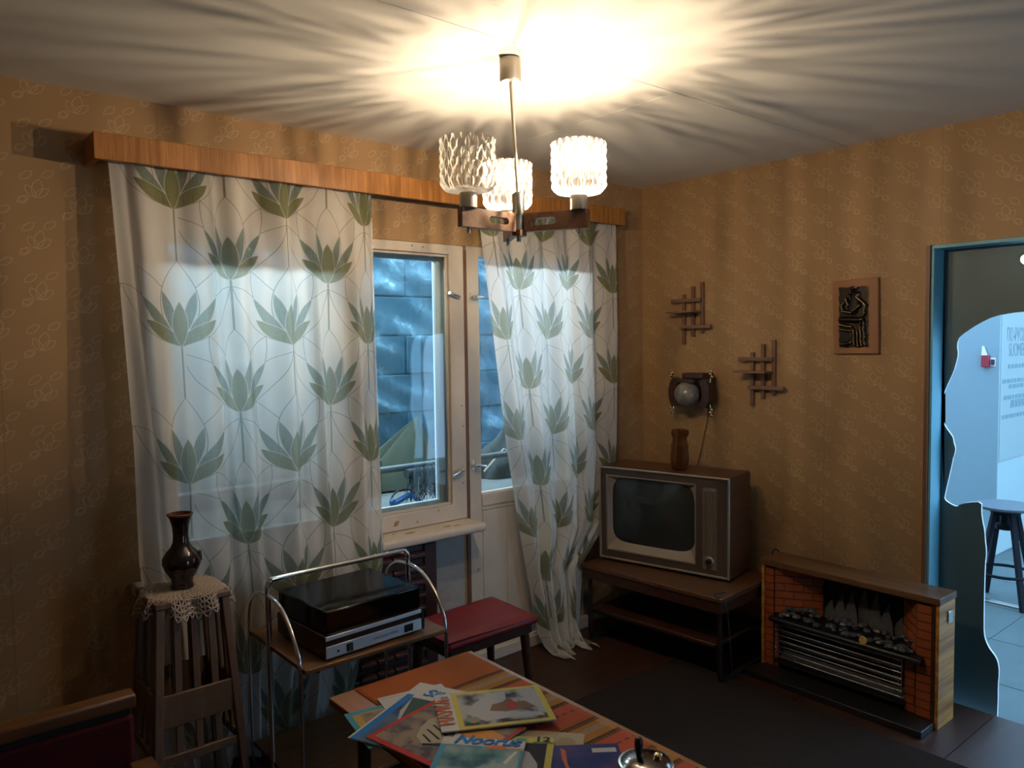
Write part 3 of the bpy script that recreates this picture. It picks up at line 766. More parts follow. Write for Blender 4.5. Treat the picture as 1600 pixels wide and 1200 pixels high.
def right_curtain():
    xl = [(.0,-.95),(.124,-.965),(.6,-1.065),(1.08,-1.152),(2.124,-1.291),(2.27,-1.305)]; xr = [(0,-.70),(.42,-.66),(.62,-.45),(1,-.387),(2.25,-.36)]
    def fn(s, t):
        L = 2.46*t; z = 2.285-L; out = 0
        if z < .10:
            q = .10-z; z = max(.010+.012*(1+math.sin(s*23+q*26)), .10-q*.9+.25*q*q); out = q*.62*(.62+.38*math.sin(s*7+1.0))
        sx = s+.02*math.sin(s*13+2.285-L)*.6
        x = lerp(interp(xl, max(0,z)), interp(xr, max(0,z)), min(1,max(0,sx)))
        A = lerp(.014, .040, t)
        y = -.105+A*math.sin(s*2*math.pi*4.6+1.9+.5*t)+.4*A*math.sin(s*2*math.pi*9.7+2*t)-.05*t-out
        if x > -.72: y = max(y, -.140)
        return (x, min(y, -.060), z)
    def uv(s, t): return (1.21*(-1.305+.945*s), 2.285-2.46*t)
    o = MB().grid(fn, 200, 130, uv).build('curtain', curtain_mat(1.507, .127, -9), origin=(-.8,-.12,0.01), smooth=180, fix=False)
    return tag(o, 'gathered cream lotus print curtain trailing on the floor beside the television', 'curtain', 'lotus print curtains')
right_curtain()

# ------------------------------------------------------------------ chandelier
HX, HY = -1.945, -1.150
ch = thing('chandelier', 'three armed wooden chandelier with cut glass shades on a ceiling rod', 'chandelier', (-1.970, -1.149, H))
MB().lathe([(.001,2.498),(.030,2.498),(.034,2.494),(.034,2.430),(.030,2.424),(.001,2.424)], 28, (-1.970,-1.149,0)).build('ceiling_cup', BRASSY, ch, smooth=35)
MB().tube([(-1.970,-1.149,2.43), (-1.960,-1.149,2.30), (HX,HY,2.075)], .0055, 12).build('rod', BRASSY, ch, smooth=60)
MB().lathe([(.001,2.085),(.012,2.085),(.0195,2.080),(.0195,1.962),(.0195,1.960)], 24, (HX,HY,0)).build('hub', STEEL, ch, smooth=35)
MB().lathe([(.001,1.962),(.027,1.962),(.027,1.944),(.001,1.944)], 6, (HX,HY,0)).build('hub_cap', TEAK, ch)
MB().lathe([(.001,1.944),(.008,1.944),(.008,1.926),(.001,1.926)], 12, (HX,HY,0)).build('hub_tip', STEEL, ch, smooth=35)
fx, fy = math.sin(YAW), math.cos(YAW); rx, ry = math.cos(YAW), -math.sin(YAW)
for a, lit in ((-10, True), (-130, False), (110, True)):
    a = math.radians(a); dx, dy = fx*math.cos(a)+rx*math.sin(a), fy*math.cos(a)+ry*math.sin(a)
    def P(s, w, z): return (HX+dx*s-dy*w, HY+dy*s+dx*w, z)
    b = MB(); z0, z1, th = 1.956, 2.014, .012       # arm with a slot: four bars and rounded slot ends
    n0 = len(b.v)
    def slab(s0, s1, za, zb):
        k = len(b.v)
        for s_, w, z in ((s0,-th,za),(s1,-th,za),(s1,th,za),(s0,th,za),(s0,-th,zb),(s1,-th,zb),(s1,th,zb),(s0,th,zb)): b.v.append(P(s_, w, z))
        for q in ((0,3,2,1),(4,5,6,7),(0,1,5,4),(1,2,6,5),(2,3,7,6),(3,0,4,7)): b.face([k+i for i in q])
    slab(.022, .050, z0, z1); slab(.128, .232, z0, z1); slab(.050, .128, z0, z0+.018); slab(.050, .128, z1-.018, z1)
    for s0, sg in ((.050, 1), (.128, -1)):      # rounded slot ends
        for zc, zz in ((z0+.018, 1), (z1-.018, -1)):
            pts = [(s0, zc)]+[(s0+sg*(.011-.011*math.sin(q)), zc+zz*(.011-.011*math.cos(q))) for q in [k*math.pi/10 for k in range(6)]]
            k = len(b.v); m = len(pts)
            for w in (-th, th):
                for s_, z in pts: b.v.append(P(s_, w, z))
            b.face([k+i for i in range(m)]); b.face([k+m+i for i in range(m)][::-1])
            for i in range(m): b.face((k+i, k+(i+1) % m, k+m+(i+1) % m, k+m+i))
    arm = b.build('arm', TEAKX, ch)
    e = P(.200, 0, 0)
    MB().lathe([(.001,1.956),(.006,1.956),(.006,1.938),(.001,1.938)], 12, (e[0],e[1],0)).build('screw', STEEL, arm, smooth=35)
    MB().lathe([(.001,2.014),(.027,2.014),(.027,2.058),(.020,2.062),(.001,2.062)], 24, (e[0],e[1],0)).build('socket', BRASSY, ch, smooth=35)
    zb, zt, R, N = 2.062, 2.214, .083, 20
    prof = [(.022,zb),(.050,zb),(.070,zb+.004),(.080,zb+.014)]+[(R, zb+.022+(zt-zb-.022)*k/26) for k in range(27)]
    def mod(t, i, z, zb=zb, zt=zt):
        if i < 3: return 0
        v = (z-zb)/(zt-zb); u = t*N/2
        d = abs(math.sin(u+v*math.pi*3.0))*abs(math.sin(u-v*math.pi*3.0))
        return -.0045+.0075*d+.0014*math.cos(34*t)*min(1,i/6)
    g = MB().lathe(prof, 480, (e[0],e[1],0), 'z', mod)
    for rr_ in range(5):         # scalloped rim
        rim = len(g.v)-480*(rr_+1)
        for k in range(480):
            x_, y_, z_ = g.v[rim+k]; g.v[rim+k] = (x_, y_, z_+(.007-.0014*rr_)*abs(math.sin(2*math.pi*k/480*N/2+math.pi/2)))
    g.build('shade', CUTGLASS, ch, smooth=180)
    bl = MB().lathe([(.001,2.062),(.012,2.064),(.013,2.095),(.020,2.130),(.0275,2.158),(.0275,2.172),(.020,2.190),(.008,2.199),(.001,2.200)], 20, (e[0],e[1],0)).build('bulb', BULBGLASS, ch, smooth=180)
    MB().lathe([(.0005,2.152),(.0020,2.154),(.0024,2.158),(.0024,2.168),(.0020,2.172),(.0005,2.174)], 10, (e[0],e[1],0)).build('filament', FILAMENT if lit else STEEL, bl, smooth=180)

# ------------------------------------------------------------------ right wall: lattices, lamp, relief
def lattice(name, label, dy, dz):
    t = thing(name, label, 'wall shelf', (0, -.81+dy, 1.257+dz), 0, 'wooden lattice wall shelves')
    for y, z0, z1 in ((-.755,1.257,1.535), (-.818,1.297,1.577), (-.880,1.317,1.598)):
        MB().box(-.020, -.002, y-.010+dy, y+.010+dy, z0+dz, z1+dz).build('upright', TEAK, t, bevel=.002)
    for y0, y1, z in ((-.884,-.683,1.500), (-.948,-.740,1.352)):
        MB().box(-.038, -.0202, y0+dy, y1+dy, z-.010+dz, z+.010+dz).build('crossbar', TEAKX, t, bevel=.002)
    MB().box(-.105, -.0202, -.882+dy, -.700+dy, 1.430+dz, 1.440+dz).build('shelf', TEAKX, t, bevel=.002)
    return t
lattice('lattice_shelf', 'small wooden lattice shelf on the wall, lower right one', 0, 0)
lattice('lattice_shelf', 'small wooden lattice shelf on the wall, upper left one above the lamp', .441, .324)
sc = thing('wall_lamp', 'unlit wall lamp with round marbled glass globe in dark wooden frame', 'lamp', (0, -.425, 1.22))
cy, cz = -.421, 1.312
MB().box(-.022, -.001, cy-.10, cy+.10, cz-.05, cz+.09).build('back_plate', DARKWOOD, sc, bevel=.006)
def arc_side(sg):
    # curved wooden cheek left / right of the globe
    pts_o = []; pts_i = []
    for k in range(9):
        t = lerp(-48, 52, k/8)*math.pi/180
        pts_o.append((cy+sg*(.062+.075*math.cos(t)), cz+.105*math.sin(t))); pts_i.append((cy+sg*(.010+.080*math.cos(t)), cz+.085*math.sin(t)))
    b = MB()
    for k in range(8): b.prism([pts_o[k], pts_o[k+1], pts_i[k+1], pts_i[k]], 0, -.115, -.055)
    return b.build('cheek', DARKWOOD, sc)
arc_side(1); arc_side(-1)
MB().box(-.060, -.022, cy-.115, cy+.115, cz-.03, cz+.03).build('crosspiece', DARKWOOD, sc, bevel=.004)
MB().box(-.130, -.020, cy-.105, cy+.035, cz+.078, cz+.112).build('top_bracket', DARKWOOD, sc, bevel=.008)
MB().box(-.150, -.118, cy-.060, cy+.040, cz+.052, cz+.080).build('hook', DARKWOOD, sc, bevel=.008)
MB().sphere((-.125, cy, cz-.005), .070, 32, 20).build('globe', GLOBEM, sc, smooth=180)
for sy in (1, -1):
    for sz in (1, -1):
        yb, zb_ = cy+sy*.128, cz+.003+sz*.103
        pin = MB().tube([(-.085, yb-sy*.006, zb_-sz*.045), (-.085, yb, zb_+sz*.016)], .0018, 6).build('bead_pin', GOLD, sc)
        for k, (oy, oz) in enumerate(((.010,-.014),(.0,.001),(.008,.016))):
            MB().sphere((-.090, yb+sy*oy*.9, zb_+sz*oz), .0098, 12, 8).build('bead', GOLD, pin, smooth=180)
MB().tube([(-.012,-.462,1.27),(-.010,-.475,1.24),(-.008,-.470,1.16),(-.008,-.448,1.08),(-.008,-.425,.98),(-.008,-.400,.90),(-.008,-.39,.50)], .0028, 6).build('cord', CORD, sc, smooth=60)

pq = thing('relief_plaque', 'dark metal relief of a seated thinking figure on a wooden board', 'plaque', (0, -1.305, 1.528))
MB().prism([(-1.191,1.873),(-1.408,1.877),(-1.414,1.530),(-1.201,1.528)], 0, -.018, -.001).build('board', BOARDW, pq, bevel=.002)
caps = [((.45,.89),(.43,.93),.085,.016), ((.30,.80),(.36,.70),.055,.015), ((.27,.76),(.15,.70),.045,.012), ((.15,.70),(.20,.60),.05,.013), ((.20,.60),(.45,.57),.055,.015), ((.45,.57),(.72,.68),.05,.012),
        ((.62,.84),(.50,.62),.15,.010), ((.62,.84),(.92,.68),.05,.012), ((.92,.68),(.86,.53),.05,.013), ((.10,.46),(.82,.45),.085,.017), ((.82,.45),(.70,.30),.06,.014), ((.05,.38),(.45,.34),.05,.010),
        ((.86,.44),(.90,.06),.05,.013), ((.76,.34),(.80,.04),.045,.014), ((.66,.30),(.68,.04),.045,.012), ((.54,.28),(.56,.06),.05,.013), ((.50,.30),(.46,.18),.04,.010), ((.10,.30),(.40,.28),.04,.006), ((.12,.05),(.40,.08),.06,.006), ((.50,.96),(.62,.98),.06,.010)]
def relief(u, v):
    h = .004
    for (ax_, ay_), (bx_, by_), r, am in caps:
        ax, ay, bx, by = ax_, ay_*2.05, bx_, by_*2.05; px, py = u, v*2.05
        L2 = (bx-ax)**2+(by-ay)**2; t = max(0, min(1, ((px-ax)*(bx-ax)+(py-ay)*(by-ay))/L2)); d = math.hypot(px-ax-t*(bx-ax), py-ay-t*(by-ay))
        if d < r*1.15: h = max(h, .004+1.3*am*math.sqrt(max(0, 1-(d/(r*1.15))**2)))
    if u in (0, 1) or v in (0, 1): h = -.001
    ju = .012*math.sin(v*37)+.008*math.sin(v*81); jv = .008*math.sin(u*17)
    y = -1.224-(u+ju*(2*abs(u-.5)))*.144+(v-.5)*.004; z = 1.558+(v+jv*(2*abs(v-.5)))*.285
    return (-.018-h, y, z)
def bronze():
    a = Mat('worn_highlit_bronze', .32, metal=.9); g = a.node('ShaderNodeNewGeometry'); n = a.noise(30, 3)
    a.color(a.mix((X(g.outputs['Pointiness'])+n*.04).sm(.535, .60), (.034,.027,.022), (.62,.38,.13))); return a.m  # gold on the raised parts: worn metal plus painted highlights
BRONZE = bronze()
MB().grid(relief, 70, 130).build('relief', BRONZE, pq, smooth=180)

# ------------------------------------------------------------------ television and its stand
ts = thing('tv_stand', 'dark low television stand with tubular legs and a lower shelf', 'stand', (-.6565,-.5725,0), math.radians(-86))
W2, D = .4235, .52
MB().box(-W2, W2, 0, D, .398, .420).build('top_board', STANDWOOD, ts, local=True, bevel=.003)
MB().box(-W2+.004, W2-.004, .006, .024, .345, .398).build('front_apron', DARKWOOD, ts, local=True, bevel=.002)
for x in (-W2+.004, W2-.020): MB().box(x, x+.016, .024, D-.01, .345, .398).build('side_apron', DARKWOOD, ts, local=True, bevel=.002)
MB().box(-W2+.05, W2-.05, .03, D-.03, .170, .188).build('lower_shelf', DARKWOOD, ts, local=True, bevel=.003)
for sx in (-1, 1):
    x = sx*(W2-.032)
    MB().tube([(x,.040,.35),(x,.040,.06),(x,.050,.025),(x,.075,.012),(x,D/2,.012),(x,D-.075,.012),(x,D-.050,.025),(x,D-.040,.06),(x,D-.040,.35)], .012, 10).build('tube_frame', BLACKTUBE, ts, local=True, smooth=60)
    for y in (.07, D-.07): MB().box(x-.014, x+.014, y-.02, y+.02, 0, .012).build('foot', RUBBER, ts, local=True)
MB().bar((-W2+.03,.06,.16), (W2-.03,.06,.16), .016, .016).build('shelf_rail', BLACKTUBE, ts, local=True)

tv = thing('television', 'old walnut television with dark picture tube and side controls', 'television', (-.4705,-.5205,.420), math.radians(-77.8))
TW, TH, TD = .367, .512, .268
MB().holed((-TW, TW, .012, TH), [(-TW+.016, TW-.016, .028, TH-.016)], 1, .004, TD).build('cabinet', TVWOOD, tv, local=True, bevel=.003)
MB().prism([(-TW+.03,.03),(TW-.03,.03),(TW-.03,TH-.03),(-TW+.03,TH-.03)], 1, TD-.02, TD).build('back_board', BLACKMATT, tv, local=True)
b = MB(); k = len(b.v)
for x0, x1, z0, z1, y in ((-TW+.06, TW-.06, .05, TH-.06, TD), (-.18,.18,.12,TH-.14,TD+.085)):
    b.v += [(x0,y,z0),(x1,y,z0),(x1,y,z1),(x0,y,z1)]
for i in range(4): b.face((k+i, k+(i+1) % 4, k+4+(i+1) % 4, k+4+i))
b.face((k+4,k+5,k+6,k+7)); b.build('rear_cover', BLACKMATT, tv, local=True)
MB().holed((-TW, TW, .012, TH), [(-TW+.011, TW-.011, .023, TH-.011)], 1, -.006, .005).build('silver_frame', SILVERTRIM, tv, local=True, bevel=.003)
SX0, SX1, SZ0, SZ1 = -.318, .186, .066, .462      # mask opening
MB().holed((-TW+.011, TW-.011, .023, TH-.011), [(SX0, SX1, SZ0, SZ1)], 1, .002, .020).build('front_panel', TVPANEL, tv, local=True)
MB().holed((SX0-.006, SX1+.006, SZ0-.006, SZ1+.006), [(SX0, SX1, SZ0, SZ1)], 1, -.002, .006).build('mask_trim', SILVERTRIM, tv, local=True)
def rrect(t, hw, hh, e):        # superellipse outline
    c, s_ = math.cos(t), math.sin(t)
    return (math.copysign(abs(c)**(2/e), c)*hw, math.copysign(abs(s_)**(2/e), s_)*hh)
mx, mz, hw, hh = (SX0+SX1)/2, (SZ0+SZ1)/2, (SX1-SX0)/2, (SZ1-SZ0)/2
b = MB(); N_ = 96
for k in range(N_):
    t = 2*math.pi*k/N_; c, s_ = math.cos(t), math.sin(t); q = 1/max(abs(c), abs(s_))
    b.v.append((mx+c*q*hw, .003, mz+s_*q*hh))
for k in range(N_):
    x_, z_ = rrect(2*math.pi*k/N_, hw*.945, hh*.88, 6.0); b.v.append((mx+.004+x_, .026, mz+.016+z_))
for k in range(N_): b.face((k, (k+1) % N_, N_+(k+1) % N_, N_+k))
b.build('screen_mask', TVMASK, tv, local=True, smooth=30)
def scr(u, v):
    r = u; x_, z_ = rrect(2*math.pi*v, hw*.955*r, hh*.895*r, lerp(2.2, 6.0, r)); return (mx+.004+x_, .030-.026*(1-r*r), mz+.016+z_)
MB().grid(scr, 14, 96).build('picture_tube', SCREEN, tv, local=True, smooth=180)
PX0, PX1 = .226, .302
MB().box(PX0, PX1, -.002, .004, .046, .455).build('control_panel', GRILLE, tv, local=True, bevel=.002)
for k in range(40):
    z = .120+k*.0076
    if k == 0: g0 = MB().box(PX0+.004, PX0+.018, -.006, -.002, z, z+.004).build('grille_tooth', SILVERTRIM, tv, local=True); g1 = MB().box(PX1-.018, PX1-.004, -.006, -.002, z, z+.004).build('grille_tooth', SILVERTRIM, tv, local=True)
    else: share(g0, 'grille_tooth', (0,0,k*.0076)); share(g1, 'grille_tooth', (0,0,k*.0076))
for k in range(5):
    x = PX0+.024+k*.0062; MB().box(x, x+.003, -.006, -.002, .120, .425).build('grille_bar', SILVERTRIM, tv, local=True)
for k in range(6):
    x = PX0+.008+k*.0105; MB().box(x, x+.007, -.007, -.002, .436, .450).build('push_button', SILVERTRIM, tv, local=True, bevel=.001)
kn = MB().lathe([(.001,-.008),(.020,-.008),(.024,-.004),(.024,-.002)], 28, ((PX0+PX1)/2, 0, .090), 'y').build('knob_ring', SILVERTRIM, tv, local=True, smooth=35)
MB().lathe([(.001,-.026),(.012,-.026),(.014,-.022),(.014,-.008)], 24, ((PX0+PX1)/2, 0, .090), 'y').build('knob', BLACKM, kn, local=True, smooth=35)
for dx in (-.012, 0, .012): MB().lathe([(.001,-.005),(.003,-.005),(.003,-.002)], 10, ((PX0+PX1)/2+dx, 0, .056), 'y').build('socket', STEEL, tv, local=True)
for x in (-TW+.06, TW-.06):
    for y in (.04, TD-.04): MB().box(x-.02, x+.02, y-.02, y+.02, 0, .014).build('foot', RUBBER, tv, local=True)
cb = MB().tube([(-.535,-.955,.424),(-.60,-.935,.424),(-.625,-.975,.425),(-.612,-1.004,.41),(-.595,-1.007,.36),(-.57,-1.005,.20),(-.55,-1.0,.05),(-.40,-1.0,.006)], .0028, 6).build('mains_lead', RUBBER, origin=(-.55,-1.0,.0), smooth=60)
tag(cb, 'thin dark mains lead hanging off the corner of the television stand', 'cable')

vz = .933
av = thing('amber_vase', 'ribbed amber glass vase standing on the television', 'vase', (-.362,-.556,vz))
def ribs(t, i, z): return .0018*math.cos(t*9) if i > 1 else 0
pr = [(.001,0),(.028,0),(.036,.004),(.044,.030),(.047,.060),(.046,.085),(.042,.110),(.044,.125),(.043,.135),(.038,.140),(.036,.160),(.037,.185),(.041,.200),(.0415,.208),(.036,.210),(.034,.195),(.032,.160),(.036,.130),(.040,.060),(.034,.014),(.001,.012)]
MB().lathe(pr, 54, (0,0,0), 'z', ribs).build('body', AMBER, av, local=True, smooth=60)
for k in range(7):
    a = k*2*math.pi/7; MB().tube([(.040*math.cos(a),.040*math.sin(a),.206),(.042*math.cos(a),.042*math.sin(a),.190),(.038*math.cos(a+.1),.038*math.sin(a+.1),.172)], [.005,.006,.002], 8).build('drip', AMBER, av, local=True, smooth=60)

# ------------------------------------------------------------------ electric fireplace
FX, FB, FY0, FY1, FH = -.285, -.125, -.985, -1.795, .545
fp = thing('electric_fireplace', 'electric fireplace with brick surround, coal bed and chrome bars', 'fireplace', (-.205,-1.39,0))
MB().box(FX-.004, FB+.005, FY1-.004, FY0+.004, FH-.028, FH).build('mantel_board', MANTEL, fp, bevel=.002)
MB().box(FX+.002, FB, FY1, FY1+.014, 0, FH-.028).build('side_board', FIREWOOD, fp, bevel=.001)
MB().box(FX, FX+.012, FY1+.0142, FY1+.030, 0, FH-.028).build('edge_strip', DARKWOOD, fp)
MB().box(FX+.002, FB, FY0-.014, FY0, 0, FH-.028).build('side_board', FIREWOOD, fp, bevel=.001)
MB().box(FB-.012, FB, FY1+.03, FY0-.03, 0, FH-.028).build('back_board', BLACKMATT, fp)
MB().box(FB, FB+.004, -1.792, -1.770, .42, .49).build('plug_plate', CHROME, fp)
MB().box(-.205, -.165, FY1-.0065, FY1-.0045, .425, .475).build('switch_plate', CHROME, fp, bevel=.001)
MB().box(FX-.125, FX+.02, FY1+.012, FY0+.010, 0, .030).build('base_plate', BLACKM, fp, bevel=.003)
PZ0, PZ1 = .030, FH-.028
def brick_panel(name, A, B, z0, z1, out, blen):      # bricks on a vertical panel from A to B (x,y), facing 'out'
    A = Vector((*A,0)); B = Vector((*B,0)); d = (B-A); L = d.length; d.normalize(); o_ = Vector((*out,0)).normalized()
    b = MB(); p = [A-o_*.012, B-o_*.012, B, A]; b.prism([(q.x,q.y) for q in p], 2, z0, z1); pan = b.build(name, MORTAR, fp)
    hh_ = .0365; r = 0; z = z0+.002
    while z+hh_-.002 <= z1+.001:
        s_ = -(blen/2 if r % 2 else 0)
        while s_ < L:
            a0, a1 = max(s_, 0)+.0016, min(s_+blen, L)-.0026
            if a1-a0 > .006:
                q = [A+d*a0, A+d*a1, A+d*a1+o_*.0022, A+d*a0+o_*.0022]
                MB().prism([(v.x,v.y) for v in q], 2, z, z+hh_-.0048).build('brick', BRICKM, pan)
            s_ += blen
        z += hh_; r += 1
    return pan
pf = FX+.012
brick_panel('brick_pillar', (pf, FY0-.016), (pf, FY0-.062), PZ0, PZ1, (-1,0), .20)
brick_panel('brick_pillar', (pf, FY1+.092), (pf, FY1+.030), PZ0, PZ1, (-1,0), .20)
brick_panel('brick_cheek', (pf+.004, FY0-.064), (FB-.03, -1.235), .290, PZ1, (-1,.35), .086)
brick_panel('brick_cheek', (FB-.03, -1.600), (pf+.004, FY1+.094), .290, PZ1, (-1,-.35), .086)
brick_panel('brick_inset', (pf+.006, -1.655), (pf+.006, FY1+.094), PZ0, .270, (-1,0), .086)
brick_panel('brick_inset', (pf+.006, FY0-.064), (pf+.006, -1.072), PZ0, .270, (-1,0), .086)
MB().box(pf+.02, FB-.012, -1.72, -1.04, .28, PZ1).build('black_chamber', BLACKMATT, fp) if False else None
random.seed(11)
for k in range(7):      # painted flame tongues
    yc_ = -1.27-k*.053; hgt = (.10,.14,.17,.205,.19,.15,.10)[k]; w = .030
    pts = [(yc_+w,.29),(yc_+w*.9,.29+hgt*.45),(yc_+w*.2,.29+hgt*.8),(yc_-.01,.29+hgt),(yc_-w*.35,.29+hgt*.7),(yc_-w*.8,.29+hgt*.4),(yc_-w,.29)]
    xk = FB-.03-.006*(k % 3); MB().prism(pts, 0, xk-.003, xk).build('flame', FLAMEM, fp)
MB().box(FX-.040, FB-.02, -1.737, -1.045, .262, .285).build('coal_tray', BLACKM, fp, bevel=.008)
def coal(i):
    b = MB(); n = 6; m = 4; b.sphere((0,0,0), 1, n, m)
    b.v = [tuple(c*(1+random.uniform(-.25,.25)) for c in v) for v in b.v]; return b
cp = [coal(i).build('coal', COALM, fp, local=True, smooth=30) for i in range(6)]
R0 = ROOT[fp.name]
pts = []
for k in range(84):
    x_ = random.uniform(FX-.028, FB-.055); y_ = random.uniform(-1.715,-1.07); z_ = .290+random.uniform(0,.014)+.018*(1 if x_ > FX+.04 else 0)
    s_ = random.uniform(.010,.017); src = cp[k % 6]; c = src if k < 6 else src.copy()
    if k >= 6: COL.objects.link(c); c.parent = fp
    c.location = R0.inverted() @ Vector((x_,y_,z_)); c.scale = (s_*1.1, s_*1.25, s_*.8); c.rotation_euler = (0,0,random.uniform(0,6))
MB().lathe([(.001,-.006),(.016,-.006),(.018,0)], 16, (FX-.030,-1.50,.297), 'x').build('amber_window', plain('amber_lens', (.55,.34,.10), .3), fp, smooth=40)
MB().grid(lambda u, v: (FX+.015+.07*math.sin(v*math.pi), lerp(-1.652,-1.072,u), lerp(.070,.262,v)), 2, 14).build('reflector', REFLECT, fp, smooth=60)
MB().box(FX-.012, FX+.02, -1.660, -1.066, .062, .074).build('grille_sill', BLACKM, fp)
for z in (.150, .200): MB().tube([(FX+.03,-1.64,z),(FX+.03,-1.085,z)], .008, 10).build('heating_rod', plain('pale_ceramic_rod', (.20,.18,.15), .7), fp, smooth=60)
for k in range(7):
    z = .095+k*.0262; MB().tube([(FX-.016,-1.657,z),(FX-.016,-1.069,z)], .0027, 8).build('chrome_bar', CHROME, fp, smooth=60)
for y in (-1.655,-1.640,-1.625,-1.070): MB().tube([(FX-.013,y,.085),(FX-.013,y,.262)], .0018, 6).build('upright_bar', CHROME, fp)
MB().tube([(-.14+.02*math.cos(t), -.975-.015*math.cos(t), .50+.06*math.sin(t)) for t in [k*.4 for k in range(9)]], .004, 6).build('flex', RUBBER, fp, smooth=60)
# ------------------------------------------------------------------ rug
rg = MB().box(-2.2, -.50, -3.2, -.64, .0005, .008).build('rug', RUG, origin=(-1.3,-1.9,0), bevel=.003)
tag(rg, 'dark brown woven rug in front of the fireplace', 'rug')

# ------------------------------------------------------------------ radiator under the sill
rd = thing('radiator', 'dark maroon convector radiator with horizontal ridges under the window sill', 'radiator', (-1.95,-.09,0))
MB().box(-2.36,-1.585,-.112,-.030,.10,.690).build('body', RADIATOR, rd, bevel=.006)
MB().box(-1.655,-1.590,-.122,-.112,.10,.690).build('end_panel', RADIATOR, rd, bevel=.003)
for j in range(9):
    for k in range(8):
        x = -2.35+k*.0868; MB().prism([(-.112,.130+j*.062),(-.138,.142+j*.062),(-.138,.160+j*.062),(-.112,.172+j*.062)], 0, x+.003, x+.084).build('ridge', RADIATOR, rd, bevel=.004)
for x in (-1.66,-2.28): MB().box(x-.02, x+.02, -.10, -.05, 0, .10).build('foot', RADIATOR, rd)

# ------------------------------------------------------------------ red stool
rs = thing('red_stool', 'square stool with red seat and dark legs below the window', 'stool', (-1.655,-.475,0), .02)
def cushion(u, v):
    x = (u-.5)*.476; y = (v-.5)*.318; e = max(abs(u-.5), abs(v-.5))*2
    return (x, y, .452-.012*sstep(.75,1,e)+.004*math.cos(u*3)*math.cos(v*3))
b = MB().grid(cushion, 30, 22); k = len(b.v); 
st_ = MB().box(-.238,.238,-.159,.159,.405,.440).build('seat_pad', RED, rs, local=True, bevel=.014)
b.build('seat_top', RED, rs, local=True, smooth=60)
MB().box(-.215,.215,-.140,.140,.365,.405).build('seat_frame', DARKWOOD, rs, local=True, bevel=.003)
for sx in (-1,1):
    for sy in (-1,1):
        MB().tube([(sx*.19,sy*.118,.37),(sx*.215,sy*.135,0)], [.021,.013], 12).build('leg', DARKWOOD, rs, local=True, smooth=60)

# ------------------------------------------------------------------ record player on a chrome trolley
XA, XB = -2.530, -1.955
tr = thing('chrome_trolley', 'chrome tube trolley with honey wood shelves below the window', 'trolley', (-2.24,-.48,0))
def smooth_path(p, n=4):
    out = []; P = [Vector(q) for q in p]
    for i in range(len(P)-1):
        a, b_, c, d = P[max(i-1,0)], P[i], P[i+1], P[min(i+2,len(P)-1)]
        for k in range(n):
            t = k/n; out.append(tuple(.5*((2*b_)+(c-a)*t+(2*a-5*b_+4*c-d)*t*t+(3*b_-a-3*c+d)*t**3)))
    out.append(tuple(P[-1])); return out
for x in (XA, XB):
    MB().tube(smooth_path([(x,-.715,.05),(x,-.715,.30),(x,-.715,.53),(x,-.695,.60),(x,-.640,.67),(x,-.555,.722),(x,-.46,.735)]), .0075, 10).build('front_leg', CHROME, tr, smooth=60)
    MB().tube(smooth_path([(x,-.46,.735),(x,-.37,.722),(x,-.305,.68),(x,-.275,.60),(x,-.272,.50),(x,-.272,.25),(x,-.272,.05)]), .0065, 10).build('rear_leg', CHROME, tr, smooth=60)
    MB().tube([(x,-.715,.06),(x,-.272,.06)], .006, 8).build('foot_bar', BLACKTUBE, tr, smooth=60)
    for y in (-.715,-.272): MB().lathe([(.012,0),(.014,.02),(.012,.05)], 12, (x,y,0)).build('foot', RUBBER, tr, smooth=40)
MB().tube(smooth_path([(XA,-.46,.08),(XA,-.46,.45),(XA,-.46,.72),(XA,-.46,.765),(XA+.012,-.46,.783),(XA+.04,-.46,.788),(-2.24,-.46,.788),(XB-.04,-.46,.788),(XB-.012,-.46,.783),(XB,-.46,.765),(XB,-.46,.72),(XB,-.46,.45),(XB,-.46,.08)]), .0095, 12).build('handle_hoop', CHROME, tr, smooth=60)
MB().box(XA+.008, XB-.008, -.735, -.265, .534, .550).build('upper_shelf', SHELFWOOD, tr, bevel=.003)
MB().box(XA+.008, XB-.008, -.735, -.265, .115, .131).build('lower_shelf', SHELFWOOD, tr, bevel=.003)
for x in (XA+.06, XB-.06): MB().bar((x,-.72,.528), (x,-.27,.528), .010, .010).build('shelf_rail', BLACKTUBE, tr)

rp = thing('record_player', 'record player with smoked lid and pale metal front', 'record player', (-2.25,-.535,.550), .06)
RW = .202; F = -.172; B_ = .175
MB().box(-RW, RW, F+.004, B_, .010, .085).build('plinth', DARKWOOD, rp, local=True, bevel=.003)
for sx in (-1,1):
    for y in (F+.04, B_-.04): MB().lathe([(.014,0),(.016,.012)], 14, (sx*(RW-.04), y, 0)).build('foot', RUBBER, rp, local=True)
fr = MB().box(-RW+.001, RW-.012, F-.001, F+.0045, .010, .050).build('front_plate', ALU, rp, local=True, bevel=.001)
MB().box(-RW+.001, RW-.012, F-.002, F+.0045, .0705, .084).build('upper_strip', ALU, rp, local=True, bevel=.001)
MB().box(RW-.011, RW, F-.002, F+.005, .008, .086).build('end_cap', BLACKM, rp, local=True)
MB().lathe([(.001,-.004),(.004,-.004),(.004,0)], 12, (-RW+.045, F, .028), 'y').build('lamp_hole', BLACKM, fr, local=True)
MB().box(-RW+.078, -RW+.102, F-.003, F, .016, .042).build('button_well', BLACKM, fr, local=True)
MB().box(-RW+.085, -RW+.101, F-.006, F-.003, .016, .036).build('push_button', CHROME, fr, local=True)
MB().box(RW-.088, RW-.052, F-.004, F, .017, .043).build('rocker_switch', BLACKM, fr, local=True)
RPM = ROOT[rp.name]
